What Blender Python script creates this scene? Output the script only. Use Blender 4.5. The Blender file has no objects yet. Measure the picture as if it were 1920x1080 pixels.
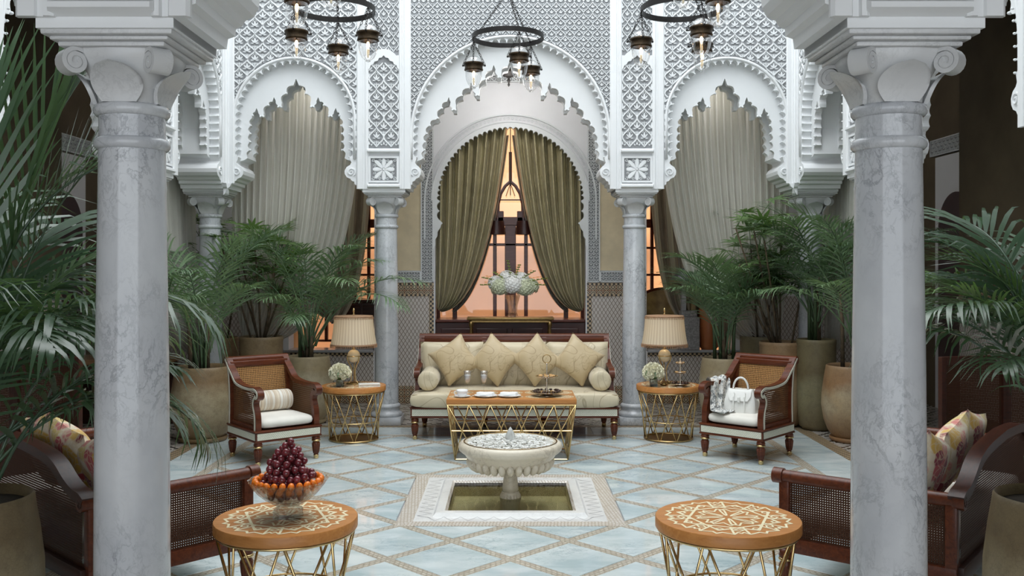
import bpy, math, random
from mathutils import Vector, Matrix
from mathutils import noise as mnoise
R = math.radians
pi = math.pi
sc = bpy.context.scene
COL = sc.collection
random.seed(7)

# ------------------------------------------------------------------ camera, sky, light, exposure
cam_d = bpy.data.cameras.new('camera')
cam = bpy.data.objects.new('camera', cam_d)
COL.objects.link(cam)
cam.location = (0, 0, 1.75)
cam.rotation_euler = (pi / 2, 0, 0)
cam_d.sensor_width = 36.0
cam_d.lens = 36.0 * 1750 / 1920
cam_d.shift_x = 3 / 1920
cam_d.shift_y = -40 / 1920
cam_d.clip_start = 0.05
cam_d.clip_end = 200
sc.camera = cam

wd = bpy.data.worlds.new('world')
sc.world = wd
wd.use_nodes = True
bg = wd.node_tree.nodes['Background']
bg.inputs[0].default_value = (0.88, 0.94, 1.0, 1)
bg.inputs[1].default_value = 2.2

def area(name, loc, rot, sx, sy, power, color=(1, 1, 1), spread=180):
    d = bpy.data.lights.new(name, 'AREA')
    d.shape = 'RECTANGLE'
    d.size, d.size_y = sx, sy
    d.energy = power
    d.color = color
    d.spread = R(spread)
    o = bpy.data.objects.new(name, d)
    COL.objects.link(o)
    o.location = loc
    o.rotation_euler = rot
    return o
# daylight entering through the glazed roof of the court, and the sun on the garden side
area('roof_skylight', (0, 6.9, 8.9), (0, 0, 0), 6.0, 6.4, 590, (0.93, 0.97, 1.0))
sun_d = bpy.data.lights.new('sun', 'SUN')
sun_d.energy = 3.6
sun_d.angle = R(2)
sun_d.color = (1.0, 0.93, 0.82)
sun = bpy.data.objects.new('sun', sun_d)
COL.objects.link(sun)
sun.rotation_euler = (R(38), 0, R(12))

vs = sc.view_settings
vs.view_transform = 'Standard'
vs.look = 'None'
vs.exposure = 0.13
vs.gamma = 1.0
vs.use_curve_mapping = False
sc.cycles.max_bounces = 7
sc.cycles.transparent_max_bounces = 24
sc.cycles.caustics_reflective = False
sc.cycles.caustics_refractive = False
sc.cycles.sample_clamp_indirect = 4.0
sc.cycles.use_denoising = True
sc.cycles.use_adaptive_sampling = True
sc.cycles.adaptive_threshold = .02

# ------------------------------------------------------------------ mesh collector and object helpers
class MB:
    def __init__(s):
        s.v = []; s.f = []; s.uv = []
    def add(s, vs, fs, uvs=None):
        b = len(s.v)
        s.v.extend([tuple(p) for p in vs])
        s.uv.extend(uvs if uvs else [(p[0], p[2]) for p in vs])
        s.f.extend([tuple(b + i for i in f) for f in fs])
        return s
    def box(s, x0, x1, y0, y1, z0, z1):
        s.add([(x0, y0, z0), (x1, y0, z0), (x1, y1, z0), (x0, y1, z0), (x0, y0, z1), (x1, y0, z1), (x1, y1, z1), (x0, y1, z1)],
              [(0, 3, 2, 1), (4, 5, 6, 7), (0, 1, 5, 4), (1, 2, 6, 5), (2, 3, 7, 6), (3, 0, 4, 7)])
        return s
    def prism(s, poly, a, b, axis='y'):
        """poly: 2-d outline; extruded from a to b along axis ('y': (x,z) outline, 'z': (x,y), 'x': (y,z))"""
        n = len(poly)
        def P(p, t):
            return (p[0], t, p[1]) if axis == 'y' else ((p[0], p[1], t) if axis == 'z' else (t, p[0], p[1]))
        vs_ = [P(p, a) for p in poly] + [P(p, b) for p in poly]
        ar = sum(poly[i][0] * poly[(i + 1) % n][1] - poly[(i + 1) % n][0] * poly[i][1] for i in range(n))
        fl = (ar > 0) ^ (b < a) ^ (axis == 'y')
        fs = []
        lo, hi = list(range(n)), list(range(n, 2 * n))
        if fl:
            fs.append(tuple(reversed(lo))); fs.append(tuple(hi))
            fs += [(i, (i + 1) % n, n + (i + 1) % n, n + i) for i in range(n)]
        else:
            fs.append(tuple(lo)); fs.append(tuple(reversed(hi)))
            fs += [(i, n + i, n + (i + 1) % n, (i + 1) % n) for i in range(n)]
        return s.add(vs_, fs)
    def lathe(s, prof, n=24, c=(0, 0, 0), sx=1, sy=1, cap=True, a0=0.0):
        vs_, fs, uv = [], [], []
        m = len(prof)
        for (r, z) in prof:
            for k in range(n):
                a = 2 * pi * k / n + a0
                vs_.append((c[0] + r * sx * math.cos(a), c[1] + r * sy * math.sin(a), c[2] + z))
                uv.append((k / n, z))
        for j in range(m - 1):
            for k in range(n):
                k2 = (k + 1) % n
                fs.append((j * n + k, j * n + k2, (j + 1) * n + k2, (j + 1) * n + k))
        if cap:
            fs.append(tuple(reversed(range(n))))
            fs.append(tuple(range((m - 1) * n, m * n)))
        return s.add(vs_, fs, uv)
    def tube(s, pts, r, n=8, closed=False, cap=True):
        pts = [Vector(p) for p in pts]
        m = len(pts)
        rs = r if isinstance(r, (list, tuple)) else [r] * m
        vs_, fs, uv = [], [], []
        ref = None
        L = 0
        for i, p in enumerate(pts):
            a = pts[(i - 1) % m] if (closed or i > 0) else p
            b = pts[(i + 1) % m] if (closed or i < m - 1) else p
            t = (b - a).normalized()
            if ref is None:
                ref = Vector((0, 0, 1)) if abs(t.z) < .9 else Vector((1, 0, 0))
            x = ref - t * ref.dot(t)
            if x.length < 1e-5:
                x = t.orthogonal()
            x.normalize(); ref = x
            y = t.cross(x)
            if i: L += (p - pts[i - 1]).length
            for k in range(n):
                q = 2 * pi * k / n
                vs_.append(tuple(p + (x * math.cos(q) + y * math.sin(q)) * rs[i])); uv.append((k / n, L))
        for i in range(m if closed else m - 1):
            i2 = (i + 1) % m
            for k in range(n):
                k2 = (k + 1) % n
                fs.append((i * n + k, i * n + k2, i2 * n + k2, i2 * n + k))
        if cap and not closed:
            fs.append(tuple(reversed(range(n)))); fs.append(tuple(range((m - 1) * n, m * n)))
        return s.add(vs_, fs, uv)
    def sweep(s, path, wid, th, axis='x', c=0.0):
        """rectangular bar following a (y,z) path; wid along x (centre c), th in the path plane"""
        m = len(path); vs_, fs = [], []
        for i in range(m):
            a = path[max(i - 1, 0)]; b = path[min(i + 1, m - 1)]
            t = Vector((b[0] - a[0], b[1] - a[1])); t.normalize()
            nx, nz = -t.y, t.x
            tt = th[i] if isinstance(th, (list, tuple)) else th
            for (dx, dn) in ((-1, -1), (1, -1), (1, 1), (-1, 1)):
                vs_.append((c + dx * wid / 2, path[i][0] + nx * dn * tt / 2, path[i][1] + nz * dn * tt / 2))
        for i in range(m - 1):
            for k in range(4):
                k2 = (k + 1) % 4
                fs.append((i * 4 + k, i * 4 + k2, (i + 1) * 4 + k2, (i + 1) * 4 + k))
        fs.append((3, 2, 1, 0)); fs.append(tuple((m - 1) * 4 + k for k in range(4)))
        return s.add(vs_, fs)
    def grid(s, fn, nu, nv, closed_u=False):
        vs_, fs, uv = [], [], []
        for j in range(nv + 1):
            for i in range(nu + (0 if closed_u else 1)):
                p = fn(i / nu, j / nv)
                vs_.append(p[:3]); uv.append(p[3:5] if len(p) >= 5 else (i / nu, j / nv))
        w = nu if closed_u else nu + 1
        for j in range(nv):
            for i in range(nu):
                i2 = (i + 1) % w
                fs.append((j * w + i, j * w + i2, (j + 1) * w + i2, (j + 1) * w + i))
        return s.add(vs_, fs, uv)
    def ell(s, c, a, b, h, e=1.0, e2=None, nu=24, nv=12):
        """superellipsoid"""
        e2 = e if e2 is None else e2
        def sp(x, q): return math.copysign(abs(x) ** q, x)
        def fn(u, v):
            t = 2 * pi * u; p = -pi / 2 + pi * v
            cp = sp(math.cos(p), e2)
            return (c[0] + a * cp * sp(math.cos(t), e), c[1] + b * cp * sp(math.sin(t), e), c[2] + h * sp(math.sin(p), e2))
        return s.grid(fn, nu, nv, True)
    def rbox(s, x0, x1, y0, y1, z0, z1, r=.006, k=2):
        cx, cy, cz = (x0 + x1) / 2, (y0 + y1) / 2, (z0 + z1) / 2
        hx, hy, hz = abs(x1 - x0) / 2, abs(y1 - y0) / 2, abs(z1 - z0) / 2
        r = min(r, hx * .98, hy * .98, hz * .98)
        vs_, fs = [], []
        lat = [(-pi / 2 + pi / 2 * i / k, -1) for i in range(k + 1)] + [(pi / 2 * i / k, 1) for i in range(k + 1)]
        lon = []
        for q, (sx, sy) in enumerate(((1, 1), (-1, 1), (-1, -1), (1, -1))):
            for i in range(k + 1): lon.append((q * pi / 2 + pi / 2 * i / k, sx, sy))
        n = len(lon)
        for (p, sz) in lat:
            for (t, sx, sy) in lon:
                vs_.append((cx + sx * (hx - r) + r * math.cos(p) * math.cos(t), cy + sy * (hy - r) + r * math.cos(p) * math.sin(t), cz + sz * (hz - r) + r * math.sin(p)))
        for j in range(len(lat) - 1):
            for i in range(n):
                i2 = (i + 1) % n
                fs.append((j * n + i, j * n + i2, (j + 1) * n + i2, (j + 1) * n + i))
        fs.append(tuple(reversed(range(n)))); fs.append(tuple(range((len(lat) - 1) * n, len(lat) * n)))
        return s.add(vs_, fs)
    def xf(s, M, i0=0):
        for i in range(i0, len(s.v)):
            s.v[i] = tuple(M @ Vector(s.v[i]))
        return s
    def mesh(s, name, mat=None, smooth=False):
        me = bpy.data.meshes.new(name)
        me.from_pydata(s.v, [], s.f)
        uvl = me.uv_layers.new(name='uv')
        li = [0] * len(me.loops)
        me.loops.foreach_get('vertex_index', li)
        flat = []
        for i in li: flat.extend(s.uv[i])
        uvl.data.foreach_set('uv', flat)
        if smooth is True:
            me.polygons.foreach_set('use_smooth', [True] * len(me.polygons))
        elif smooth:
            me.polygons.foreach_set('use_smooth', [True] * len(me.polygons))
            me.set_sharp_from_angle(angle=R(smooth))
        if mat: me.materials.append(mat)
        me.validate()
        me.update()
        return me
    def build(s, name, mat, parent=None, smooth=False, loc=None, rot=None):
        return put(name, s.mesh(name, mat, smooth), parent, loc, rot)

def put(name, me, parent=None, loc=None, rot=None, scale=None):
    o = bpy.data.objects.new(name, me)
    COL.objects.link(o)
    if parent: o.parent = parent
    if loc: o.location = loc
    if rot: o.rotation_euler = rot
    if scale: o.scale = scale if isinstance(scale, (tuple, list)) else (scale,) * 3
    return o
def tag(o, label=None, cat=None, group=None, kind=None):
    if label: o['label'] = label
    if cat: o['category'] = cat
    if group: o['group'] = group
    if kind: o['kind'] = kind
    return o
def empty(name, loc=(0, 0, 0), rz=0):
    o = bpy.data.objects.new(name, None)
    o.empty_display_size = .1
    COL.objects.link(o)
    o.location = loc
    o.rotation_euler = (0, 0, rz)
    return o
def thing(name, label, cat, loc=(0, 0, 0), rz=0, group=None):
    return tag(empty(name, loc, rz), label, cat, group)
def kids(o): return [c for c in list(COL.objects) if c.parent == o]
def copy_tree(o, parent=None):
    """a thing with its parts and their sub-parts; mesh data are shared"""
    c = o.copy(); COL.objects.link(c); c.parent = parent
    for ch in list(o.children): copy_tree(ch, c)
    return c
def arc(c, r, a0, a1, n, ry=None):
    ry = r if ry is None else ry
    return [(c[0] + r * math.cos(R(a0 + (a1 - a0) * i / n)), c[1] + ry * math.sin(R(a0 + (a1 - a0) * i / n))) for i in range(n + 1)]
def catmull(pts, n=6):
    out = []
    m = len(pts); D = len(pts[0])
    for i in range(m - 1):
        p0, p1, p2, p3 = pts[max(i - 1, 0)], pts[i], pts[i + 1], pts[min(i + 2, m - 1)]
        for k in range(n):
            t = k / n
            out.append(tuple(.5 * (2 * p1[d] + (p2[d] - p0[d]) * t + (2 * p0[d] - 5 * p1[d] + 4 * p2[d] - p3[d]) * t * t + (3 * p1[d] - p0[d] - 3 * p2[d] + p3[d]) * t ** 3) for d in range(D)))
    out.append(tuple(pts[-1]))
    return out
# ------------------------------------------------------------------ materials
class NT:
    """short-hand for building node trees"""
    def __init__(s, name):
        s.m = bpy.data.materials.new(name); s.m.use_nodes = True
        s.t = s.m.node_tree; s.b = s.t.nodes['Principled BSDF']; s.out = s.t.nodes['Material Output']
    def n(s, typ, **kw):
        nd = s.t.nodes.new('ShaderNode' + typ)
        for k, v in kw.items(): setattr(nd, k, v)
        return nd
    def l(s, a, b): s.t.links.new(a, b); return s
    def set(s, inp, v):
        if hasattr(v, 'node') or hasattr(v, 'is_output'): s.l(v, inp)
        else: inp.default_value = v
    def p(s, **kw):
        for k, v in kw.items():
            inp = s.b.inputs[{'col': 'Base Color', 'rough': 'Roughness', 'metal': 'Metallic', 'spec': 'Specular IOR Level', 'trans': 'Transmission Weight', 'ior': 'IOR', 'alpha': 'Alpha', 'coat': 'Coat Weight', 'emit': 'Emission Color', 'estr': 'Emission Strength', 'sheen': 'Sheen Weight', 'normal': 'Normal'}[k]]
            if k in ('col', 'emit') and isinstance(v, tuple): v = (*v[:3], 1)
            s.set(inp, v)
        return s
    def coord(s, kind='Object', scale=(1, 1, 1), rot=(0, 0, 0)):
        tc = s.n('TexCoord'); mp = s.n('Mapping')
        mp.inputs['Scale'].default_value = scale; mp.inputs['Rotation'].default_value = rot
        s.l(tc.outputs[kind], mp.inputs[0]); return mp.outputs[0]
    def noise(s, vec, scale, detail=4, rough=.55, dist=0):
        nd = s.n('TexNoise'); s.l(vec, nd.inputs['Vector'])
        nd.inputs['Scale'].default_value = scale; nd.inputs['Detail'].default_value = detail
        nd.inputs['Roughness'].default_value = rough; nd.inputs['Distortion'].default_value = dist
        return nd.outputs['Fac']
    def vor(s, vec, scale, feature='DISTANCE_TO_EDGE'):
        nd = s.n('TexVoronoi', feature=feature); s.l(vec, nd.inputs['Vector']); nd.inputs['Scale'].default_value = scale
        return nd.outputs['Distance']
    def ramp(s, fac, stops, interp='LINEAR'):
        r = s.n('ValToRGB'); r.color_ramp.interpolation = interp
        els = r.color_ramp.elements
        els[0].position = stops[0][0]; els[1].position = stops[-1][0]
        for (pos, c) in stops[1:-1]: els.new(pos)
        for (pos, c) in stops:
            e = min(els, key=lambda q: abs(q.position - pos))
            e.color = (*c[:3], 1) if isinstance(c, tuple) else (c, c, c, 1)
        s.l(fac, r.inputs[0]); return r.outputs[0]
    def mix(s, fac, a, b, mode='MIX'):
        nd = s.n('Mix', data_type='RGBA', blend_type=mode)
        s.set(nd.inputs[0], fac)
        for i, v in ((6, a), (7, b)):
            s.set(nd.inputs[i], (*v[:3], 1) if isinstance(v, tuple) else v)
        return nd.outputs[2]
    def math(s, op, a, b=None, c=None):
        nd = s.n('Math', operation=op)
        for i, v in enumerate((a, b, c)):
            if v is not None: s.set(nd.inputs[i], v)
        return nd.outputs[0]
    def sep(s, vec):
        nd = s.n('SeparateXYZ'); s.l(vec, nd.inputs[0]); return nd.outputs
    def bump(s, h, strength=.3, dist=.01):
        nd = s.n('Bump'); nd.inputs['Strength'].default_value = strength; nd.inputs['Distance'].default_value = dist
        s.l(h, nd.inputs['Height']); s.l(nd.outputs[0], s.b.inputs['Normal']); return s

M = {}
def simple(name, col, rough=.5, metal=0, var=.0, nscale=6, bump=0, **kw):
    t = NT(name)
    v = t.coord()
    nf = t.noise(v, nscale)
    if var:
        c = t.mix(t.ramp(nf, [(.3, 0.0), (.7, 1.0)]), tuple(x * (1 - var) for x in col), tuple(min(1, x * (1 + var)) for x in col))
        t.p(col=c)
    else: t.p(col=col)
    t.p(rough=rough, metal=metal, **kw)
    if bump: t.bump(t.noise(v, nscale * 8), bump)
    M[name] = t.m
    return t.m

simple('plaster', (.77, .79, .80), .55, var=.02, nscale=3, bump=.04)
simple('plaster_ground_shade', (.27, .28, .29), .8, var=.08, nscale=20)  # dark tone paints in the shade of the recesses between the carving
simple('plaster_warm', (.66, .56, .38), .7, var=.10, nscale=5, bump=.05)
simple('plaster_grey', (.80, .80, .82), .6, var=.03, nscale=2)
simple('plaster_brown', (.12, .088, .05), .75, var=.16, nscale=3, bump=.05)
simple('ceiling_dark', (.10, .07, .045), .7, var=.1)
simple('brass', (.66, .48, .23), .24, 1.0, var=.06, nscale=12)
simple('bronze_dark', (.04, .027, .015), .42, .85, var=.4, nscale=60)
simple('brass_old', (.33, .22, .09), .38, 1.0, var=.2, nscale=30)
simple('iron', (.018, .016, .015), .45, .6)
simple('silver', (.62, .56, .48), .22, 1.0, var=.1, nscale=20)
simple('ivory', (.66, .64, .53), .35, var=.06, nscale=30)
simple('linen', (.80, .77, .70), .85, var=.04, nscale=8, bump=.08)
simple('china', (.86, .87, .87), .12, var=.0, coat=.4)
simple('napkin', (.84, .84, .83), .8, var=.03, bump=.05)
simple('leather_white', (.80, .80, .76), .42, var=.03, nscale=10, bump=.1)
simple('soil', (.035, .025, .017), .95, var=.3, nscale=40, bump=.4)
simple('bark', (.10, .07, .04), .9, var=.45, nscale=18, bump=.5)
simple('stem_green', (.035, .06, .022), .6, var=.3, nscale=12)
simple('alabaster', (.85, .72, .50), .35, var=.06, nscale=8)
simple('shade_trim', (.33, .19, .105), .7, var=.2, nscale=60)
simple('black_tile', (.02, .018, .016), .3)
simple('granite', (.26, .25, .25), .4, var=.45, nscale=60)
simple('lantern_roof', (.12, .13, .15), .45, .5, var=.1)
simple('oak_post', (.24, .16, .07), .5, var=.2, nscale=10)
simple('terracotta_gloss', (.38, .12, .04), .35, var=.12)
simple('chocolate', (.06, .025, .015), .35, var=.3, nscale=30)
simple('pastry', (.62, .36, .14), .6, var=.3, nscale=30)
simple('book_cover', (.78, .78, .74), .5, var=.03)
simple('book_pages', (.62, .60, .54), .8, var=.1, nscale=60)
simple('grape', (.16, .022, .03), .18, var=.45, nscale=14, coat=.25)
simple('kumquat', (.85, .21, .015), .32, var=.12, nscale=30, bump=.05)
simple('garden_wall', (.84, .44, .21), .85, var=.10, nscale=1.2, bump=.05)
simple('garden_ground', (.42, .26, .15), .9, var=.1)
simple('gold_silk', (.36, .29, .12), .45, var=.4, nscale=7)
simple('rattan_white', (.66, .62, .52), .6)
simple('dark_lacquer', (.045, .012, .009), .3, var=.2)
simple('rose_white', (.95, .95, .92), .6, var=.02)
simple('rose_cream', (.88, .85, .66), .6, var=.1, nscale=30)
simple('hydrangea', (.66, .70, .50), .7, var=.22, nscale=40)
simple('sprig', (.20, .24, .05), .6, var=.3)

def marble(name, base, dark, vein, scale=1.0, rough=.18, vein_amt=.55, stretch=(1, 1, 1), cloud=(.35, .7)):
    t = NT(name)
    v = t.coord(scale=tuple(scale * s_ for s_ in stretch))
    oi = t.n('ObjectInfo')
    add = t.n('VectorMath', operation='ADD'); t.l(v, add.inputs[0])
    sc_ = t.n('VectorMath', operation='SCALE'); sc_.inputs[3].default_value = 17.0
    cmb = t.n('CombineXYZ')
    for i in range(3): t.l(oi.outputs['Random'], cmb.inputs[i])
    t.l(cmb.outputs[0], sc_.inputs[0]); t.l(sc_.outputs[0], add.inputs[1]); v = add.outputs[0]
    big = t.noise(v, 1.7, 5, .58, .2)
    n1 = t.noise(v, 2.6, 9, .66, .35)
    ln = t.math('ABSOLUTE', t.math('SUBTRACT', n1, .5))
    vn = t.ramp(ln, [(0.0, 1.0), (.022, 0.0)])
    n2 = t.noise(v, 9.0, 6, .6, .8)
    ln2 = t.ramp(t.math('ABSOLUTE', t.math('SUBTRACT', n2, .5)), [(0.0, .5), (.035, 0.0)])
    mask = t.ramp(t.noise(v, 1.3, 3), [(.42, 0.0), (.62, 1.0)])
    c = t.mix(t.ramp(big, [(cloud[0], 0.0), (cloud[1], 1.0)]), base, dark)
    vv = t.math('MULTIPLY', t.math('MAXIMUM', vn, ln2), t.math('MULTIPLY', mask, vein_amt))
    c = t.mix(vv, c, vein)
    t.p(col=c, rough=rough)
    M[name] = t.m
    return t.m
marble('marble_column', (.60, .62, .64), (.47, .49, .52), (.15, .16, .18), 2.2, .12, .6, (1, 1, .7))
marble('marble_capital', (.62, .63, .63), (.55, .56, .57), (.34, .35, .36), 2.4, .3, .5)
marble('marble_floor', (.66, .725, .725), (.45, .545, .565), (.22, .30, .34), 1.8, .07, .7, (.7, 1.5, 1), (.38, .66))
marble('marble_white', (.80, .80, .78), (.70, .70, .69), (.45, .45, .45), 1.5, .2, .4)
marble('marble_fountain', (.74, .68, .56), (.64, .57, .45), (.28, .22, .15), 1.3, .32, .5)
marble('stone_ledge', (.42, .42, .43), (.30, .30, .31), (.5, .5, .5), 3, .2, .4)

def wood(name, c1, c2, rough=.28, scale=3.0, stretch=(1, 12, 12), coat=.3):
    t = NT(name)
    v = t.coord(scale=stretch)
    a = t.noise(v, scale, 6, .6, 1.2)
    t.p(col=t.mix(t.ramp(a, [(.3, 0.0), (.7, 1.0)]), c1, c2), rough=rough, coat=coat, spec=.35)
    M[name] = t.m
wood('mahogany', (.060, .014, .006), (.15, .038, .014), .30, coat=.0)
wood('mahogany_dark', (.024, .007, .004), (.062, .017, .009), .32, coat=.0)
wood('honey', (.43, .17, .045), (.56, .25, .075), .36, coat=.0)
wood('window_wood', (.075, .016, .009), (.14, .035, .018), .35)
wood('plank', (.17, .085, .035), (.27, .15, .07), .45)
wood('olive_inlay', (.80, .70, .44), (.88, .80, .56), .4, coat=.0)

def strip_mosaic():
    t = NT('mosaic_strip')
    v = t.coord('UV')
    br = t.n('TexBrick'); t.l(v, br.inputs['Vector'])
    br.offset = .5; br.squash = 1
    br.inputs['Color1'].default_value = (.78, .73, .62, 1); br.inputs['Color2'].default_value = (.50, .44, .35, 1)
    br.inputs['Mortar'].default_value = (.33, .285, .22, 1); br.inputs['Scale'].default_value = 1.0
    br.inputs['Mortar Size'].default_value = .006; br.inputs['Brick Width'].default_value = .042; br.inputs['Row Height'].default_value = .0225
    br.inputs['Mortar Smooth'].default_value = .1
    t.p(col=t.mix(t.ramp(t.noise(v, 30, 2), [(.35, 0.0), (.65, .7)]), br.outputs[0], (.47, .43, .36)), rough=.22)
    M['mosaic_strip'] = t.m
    t = NT('mosaic_light')
    v = t.coord('UV', rot=(0, 0, .785))
    br = t.n('TexBrick'); t.l(v, br.inputs['Vector']); br.offset = .5
    br.inputs['Color1'].default_value = (.80, .77, .72, 1); br.inputs['Color2'].default_value = (.66, .60, .52, 1); br.inputs['Mortar'].default_value = (.44, .38, .31, 1)
    br.inputs['Scale'].default_value = 1.0; br.inputs['Mortar Size'].default_value = .004; br.inputs['Brick Width'].default_value = .03; br.inputs['Row Height'].default_value = .018
    t.p(col=br.outputs[0], rough=.22); M['mosaic_light'] = t.m
strip_mosaic()

def cane(name, dark, light, p=.0115, hole=.34):
    """woven cane with open holes; UV in metres"""
    t = NT(name)
    x, y, _ = t.sep(t.coord('UV'))
    fx = t.math('FRACT', t.math('DIVIDE', x, p)); fy = t.math('FRACT', t.math('DIVIDE', y, p))
    dx = t.math('ABSOLUTE', t.math('SUBTRACT', fx, .5)); dy = t.math('ABSOLUTE', t.math('SUBTRACT', fy, .5))
    d = t.math('MAXIMUM', t.math('MAXIMUM', dx, dy), t.math('MULTIPLY', t.math('ADD', dx, dy), .72))
    op = t.math('GREATER_THAN', d, hole)
    t.p(col=t.mix(t.ramp(d, [(hole, 0.0), (.5, 1.0)]), dark, light), rough=.6, spec=.25, alpha=op)
    M[name] = t.m
cane('cane_dark', (.028, .010, .005), (.07, .026, .011), .0125, .155)
cane('cane_honey', (.075, .028, .009), (.46, .24, .085), .017, .21)
cane('cane_side', (.04, .014, .006), (.17, .07, .026), .018, .19)

def wainscot():
    t = NT('tile_lattice')
    x, y, z = t.sep(t.coord('UV'))
    a = t.math('DIVIDE', x, .050); b = t.math('DIVIDE', y, .080)
    # wavy lattice of pointed ovals
    s1 = t.math('FRACT', t.math('ADD', a, b)); s2 = t.math('FRACT', t.math('SUBTRACT', a, b))
    d1 = t.math('ABSOLUTE', t.math('SUBTRACT', s1, .5)); d2 = t.math('ABSOLUTE', t.math('SUBTRACT', s2, .5))
    m = t.math('MAXIMUM', d1, d2)
    line = t.ramp(m, [(.39, 0.0), (.42, 1.0)])
    core = t.ramp(t.math('ADD', d1, d2), [(.10, .0), (.22, 1.0)])
    c = t.mix(core, (.52, .47, .43), (.64, .59, .55))
    t.p(col=t.mix(line, c, (.24, .19, .155)), rough=.3)
    M['tile_lattice'] = t.m
    t = NT('tile_band')
    x, y, z = t.sep(t.coord('UV'))
    fx = t.math('ABSOLUTE', t.math('SUBTRACT', t.math('FRACT', t.math('DIVIDE', x, .085)), .5))
    fy = t.math('ABSOLUTE', t.math('SUBTRACT', t.math('FRACT', t.math('DIVIDE', y, .085)), .5))
    d = t.math('ADD', fx, fy); mx = t.math('MAXIMUM', fx, fy)
    st = t.math('PINGPONG', t.math('MULTIPLY', d, 3.2), .5)
    c = t.mix(t.ramp(st, [(.22, 0.0), (.27, 1.0)], 'CONSTANT'), (.025, .02, .018), (.62, .50, .33))
    t.p(col=t.mix(t.ramp(mx, [(.44, 0.0), (.45, 1.0)]), c, (.20, .09, .04)), rough=.3)
    M['tile_band'] = t.m
    t = NT('tile_check')
    x, y, z = t.sep(t.coord('UV'))
    ck = t.n('TexChecker'); t.l(t.coord('UV'), ck.inputs[0]); ck.inputs['Scale'].default_value = 1 / .028
    ck.inputs[1].default_value = (.03, .022, .02, 1); ck.inputs[2].default_value = (.55, .42, .26, 1)
    t.p(col=ck.outputs[0], rough=.3); M['tile_check'] = t.m
    t = NT('gallery_mosaic')
    v = t.coord('Object')
    x, y, z = t.sep(v)
    a = t.math('FRACT', t.math('DIVIDE', t.math('ADD', x, y), .34)); b = t.math('FRACT', t.math('DIVIDE', t.math('SUBTRACT', x, y), .34))
    ck = t.n('TexChecker'); t.l(v, ck.inputs[0]); ck.inputs['Scale'].default_value = 1 / .055
    ck.inputs[1].default_value = (.05, .042, .038, 1); ck.inputs[2].default_value = (.50, .46, .40, 1)
    ring = t.math('MULTIPLY', t.math('LESS_THAN', t.math('ABSOLUTE', t.math('SUBTRACT', a, .5)), .33), t.math('LESS_THAN', t.math('ABSOLUTE', t.math('SUBTRACT', b, .5)), .33))
    t.p(col=t.mix(ring, ck.outputs[0], (.42, .39, .35)), rough=.25); M['gallery_mosaic'] = t.m
    t = NT('pool_mosaic')
    v = t.coord('Object')
    vo = t.n('TexVoronoi'); t.l(v, vo.inputs['Vector']); vo.inputs['Scale'].default_value = 75; vo.inputs['Randomness'].default_value = .25
    edge = t.vor(v, 75)
    c = t.mix(t.ramp(t.noise(v, 3), [(.35, 0.0), (.65, 1.0)]), (.42, .37, .21), (.58, .53, .35))
    c = t.mix(t.ramp(edge, [(.02, 1.0), (.09, 0.0)]), c, (.22, .19, .10))
    t.p(col=c, rough=.35); M['pool_mosaic'] = t.m
wainscot()

def cloth(name, c1, c2, weave=140, rough=.6, sheen=.3, stripes=None, trans=0.0, bump=.15):
    t = NT(name)
    v = t.coord('Object'); uv = t.coord('UV')
    n = t.noise(v, 5, 4)
    c = t.mix(t.ramp(n, [(.3, 0.0), (.7, 1.0)]), c1, c2)
    if stripes:
        x, y, z = t.sep(uv)
        fr = t.math('FRACT', t.math('MULTIPLY', x, stripes[0]))
        c = t.mix(t.ramp(fr, [(stripes[1], 0.0), (stripes[1] + .03, 1.0)]), c, stripes[2])
    t.p(col=c, rough=rough, sheen=sheen)
    t.bump(t.noise(v, weave, 2), bump, .004)
    if trans:
        tr = t.n('BsdfTranslucent'); t.set(tr.inputs[0], (*c2[:3], 1)); ms = t.n('MixShader'); ms.inputs[0].default_value = trans
        t.l(t.b.outputs[0], ms.inputs[1]); t.l(tr.outputs[0], ms.inputs[2]); t.l(ms.outputs[0], t.out.inputs[0])
    M[name] = t.m
cloth('curtain_olive', (.44, .385, .215), (.60, .535, .33), 90, .34, .1)
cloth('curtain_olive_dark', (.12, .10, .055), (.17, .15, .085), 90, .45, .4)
cloth('curtain_brown', (.14, .10, .06), (.20, .15, .09), 90, .4, .4, (5.0, .55, (.40, .35, .24)))
cloth('sheer', (.74, .73, .66), (.80, .79, .73), 200, .8, .2, None, .4, .1)

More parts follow.
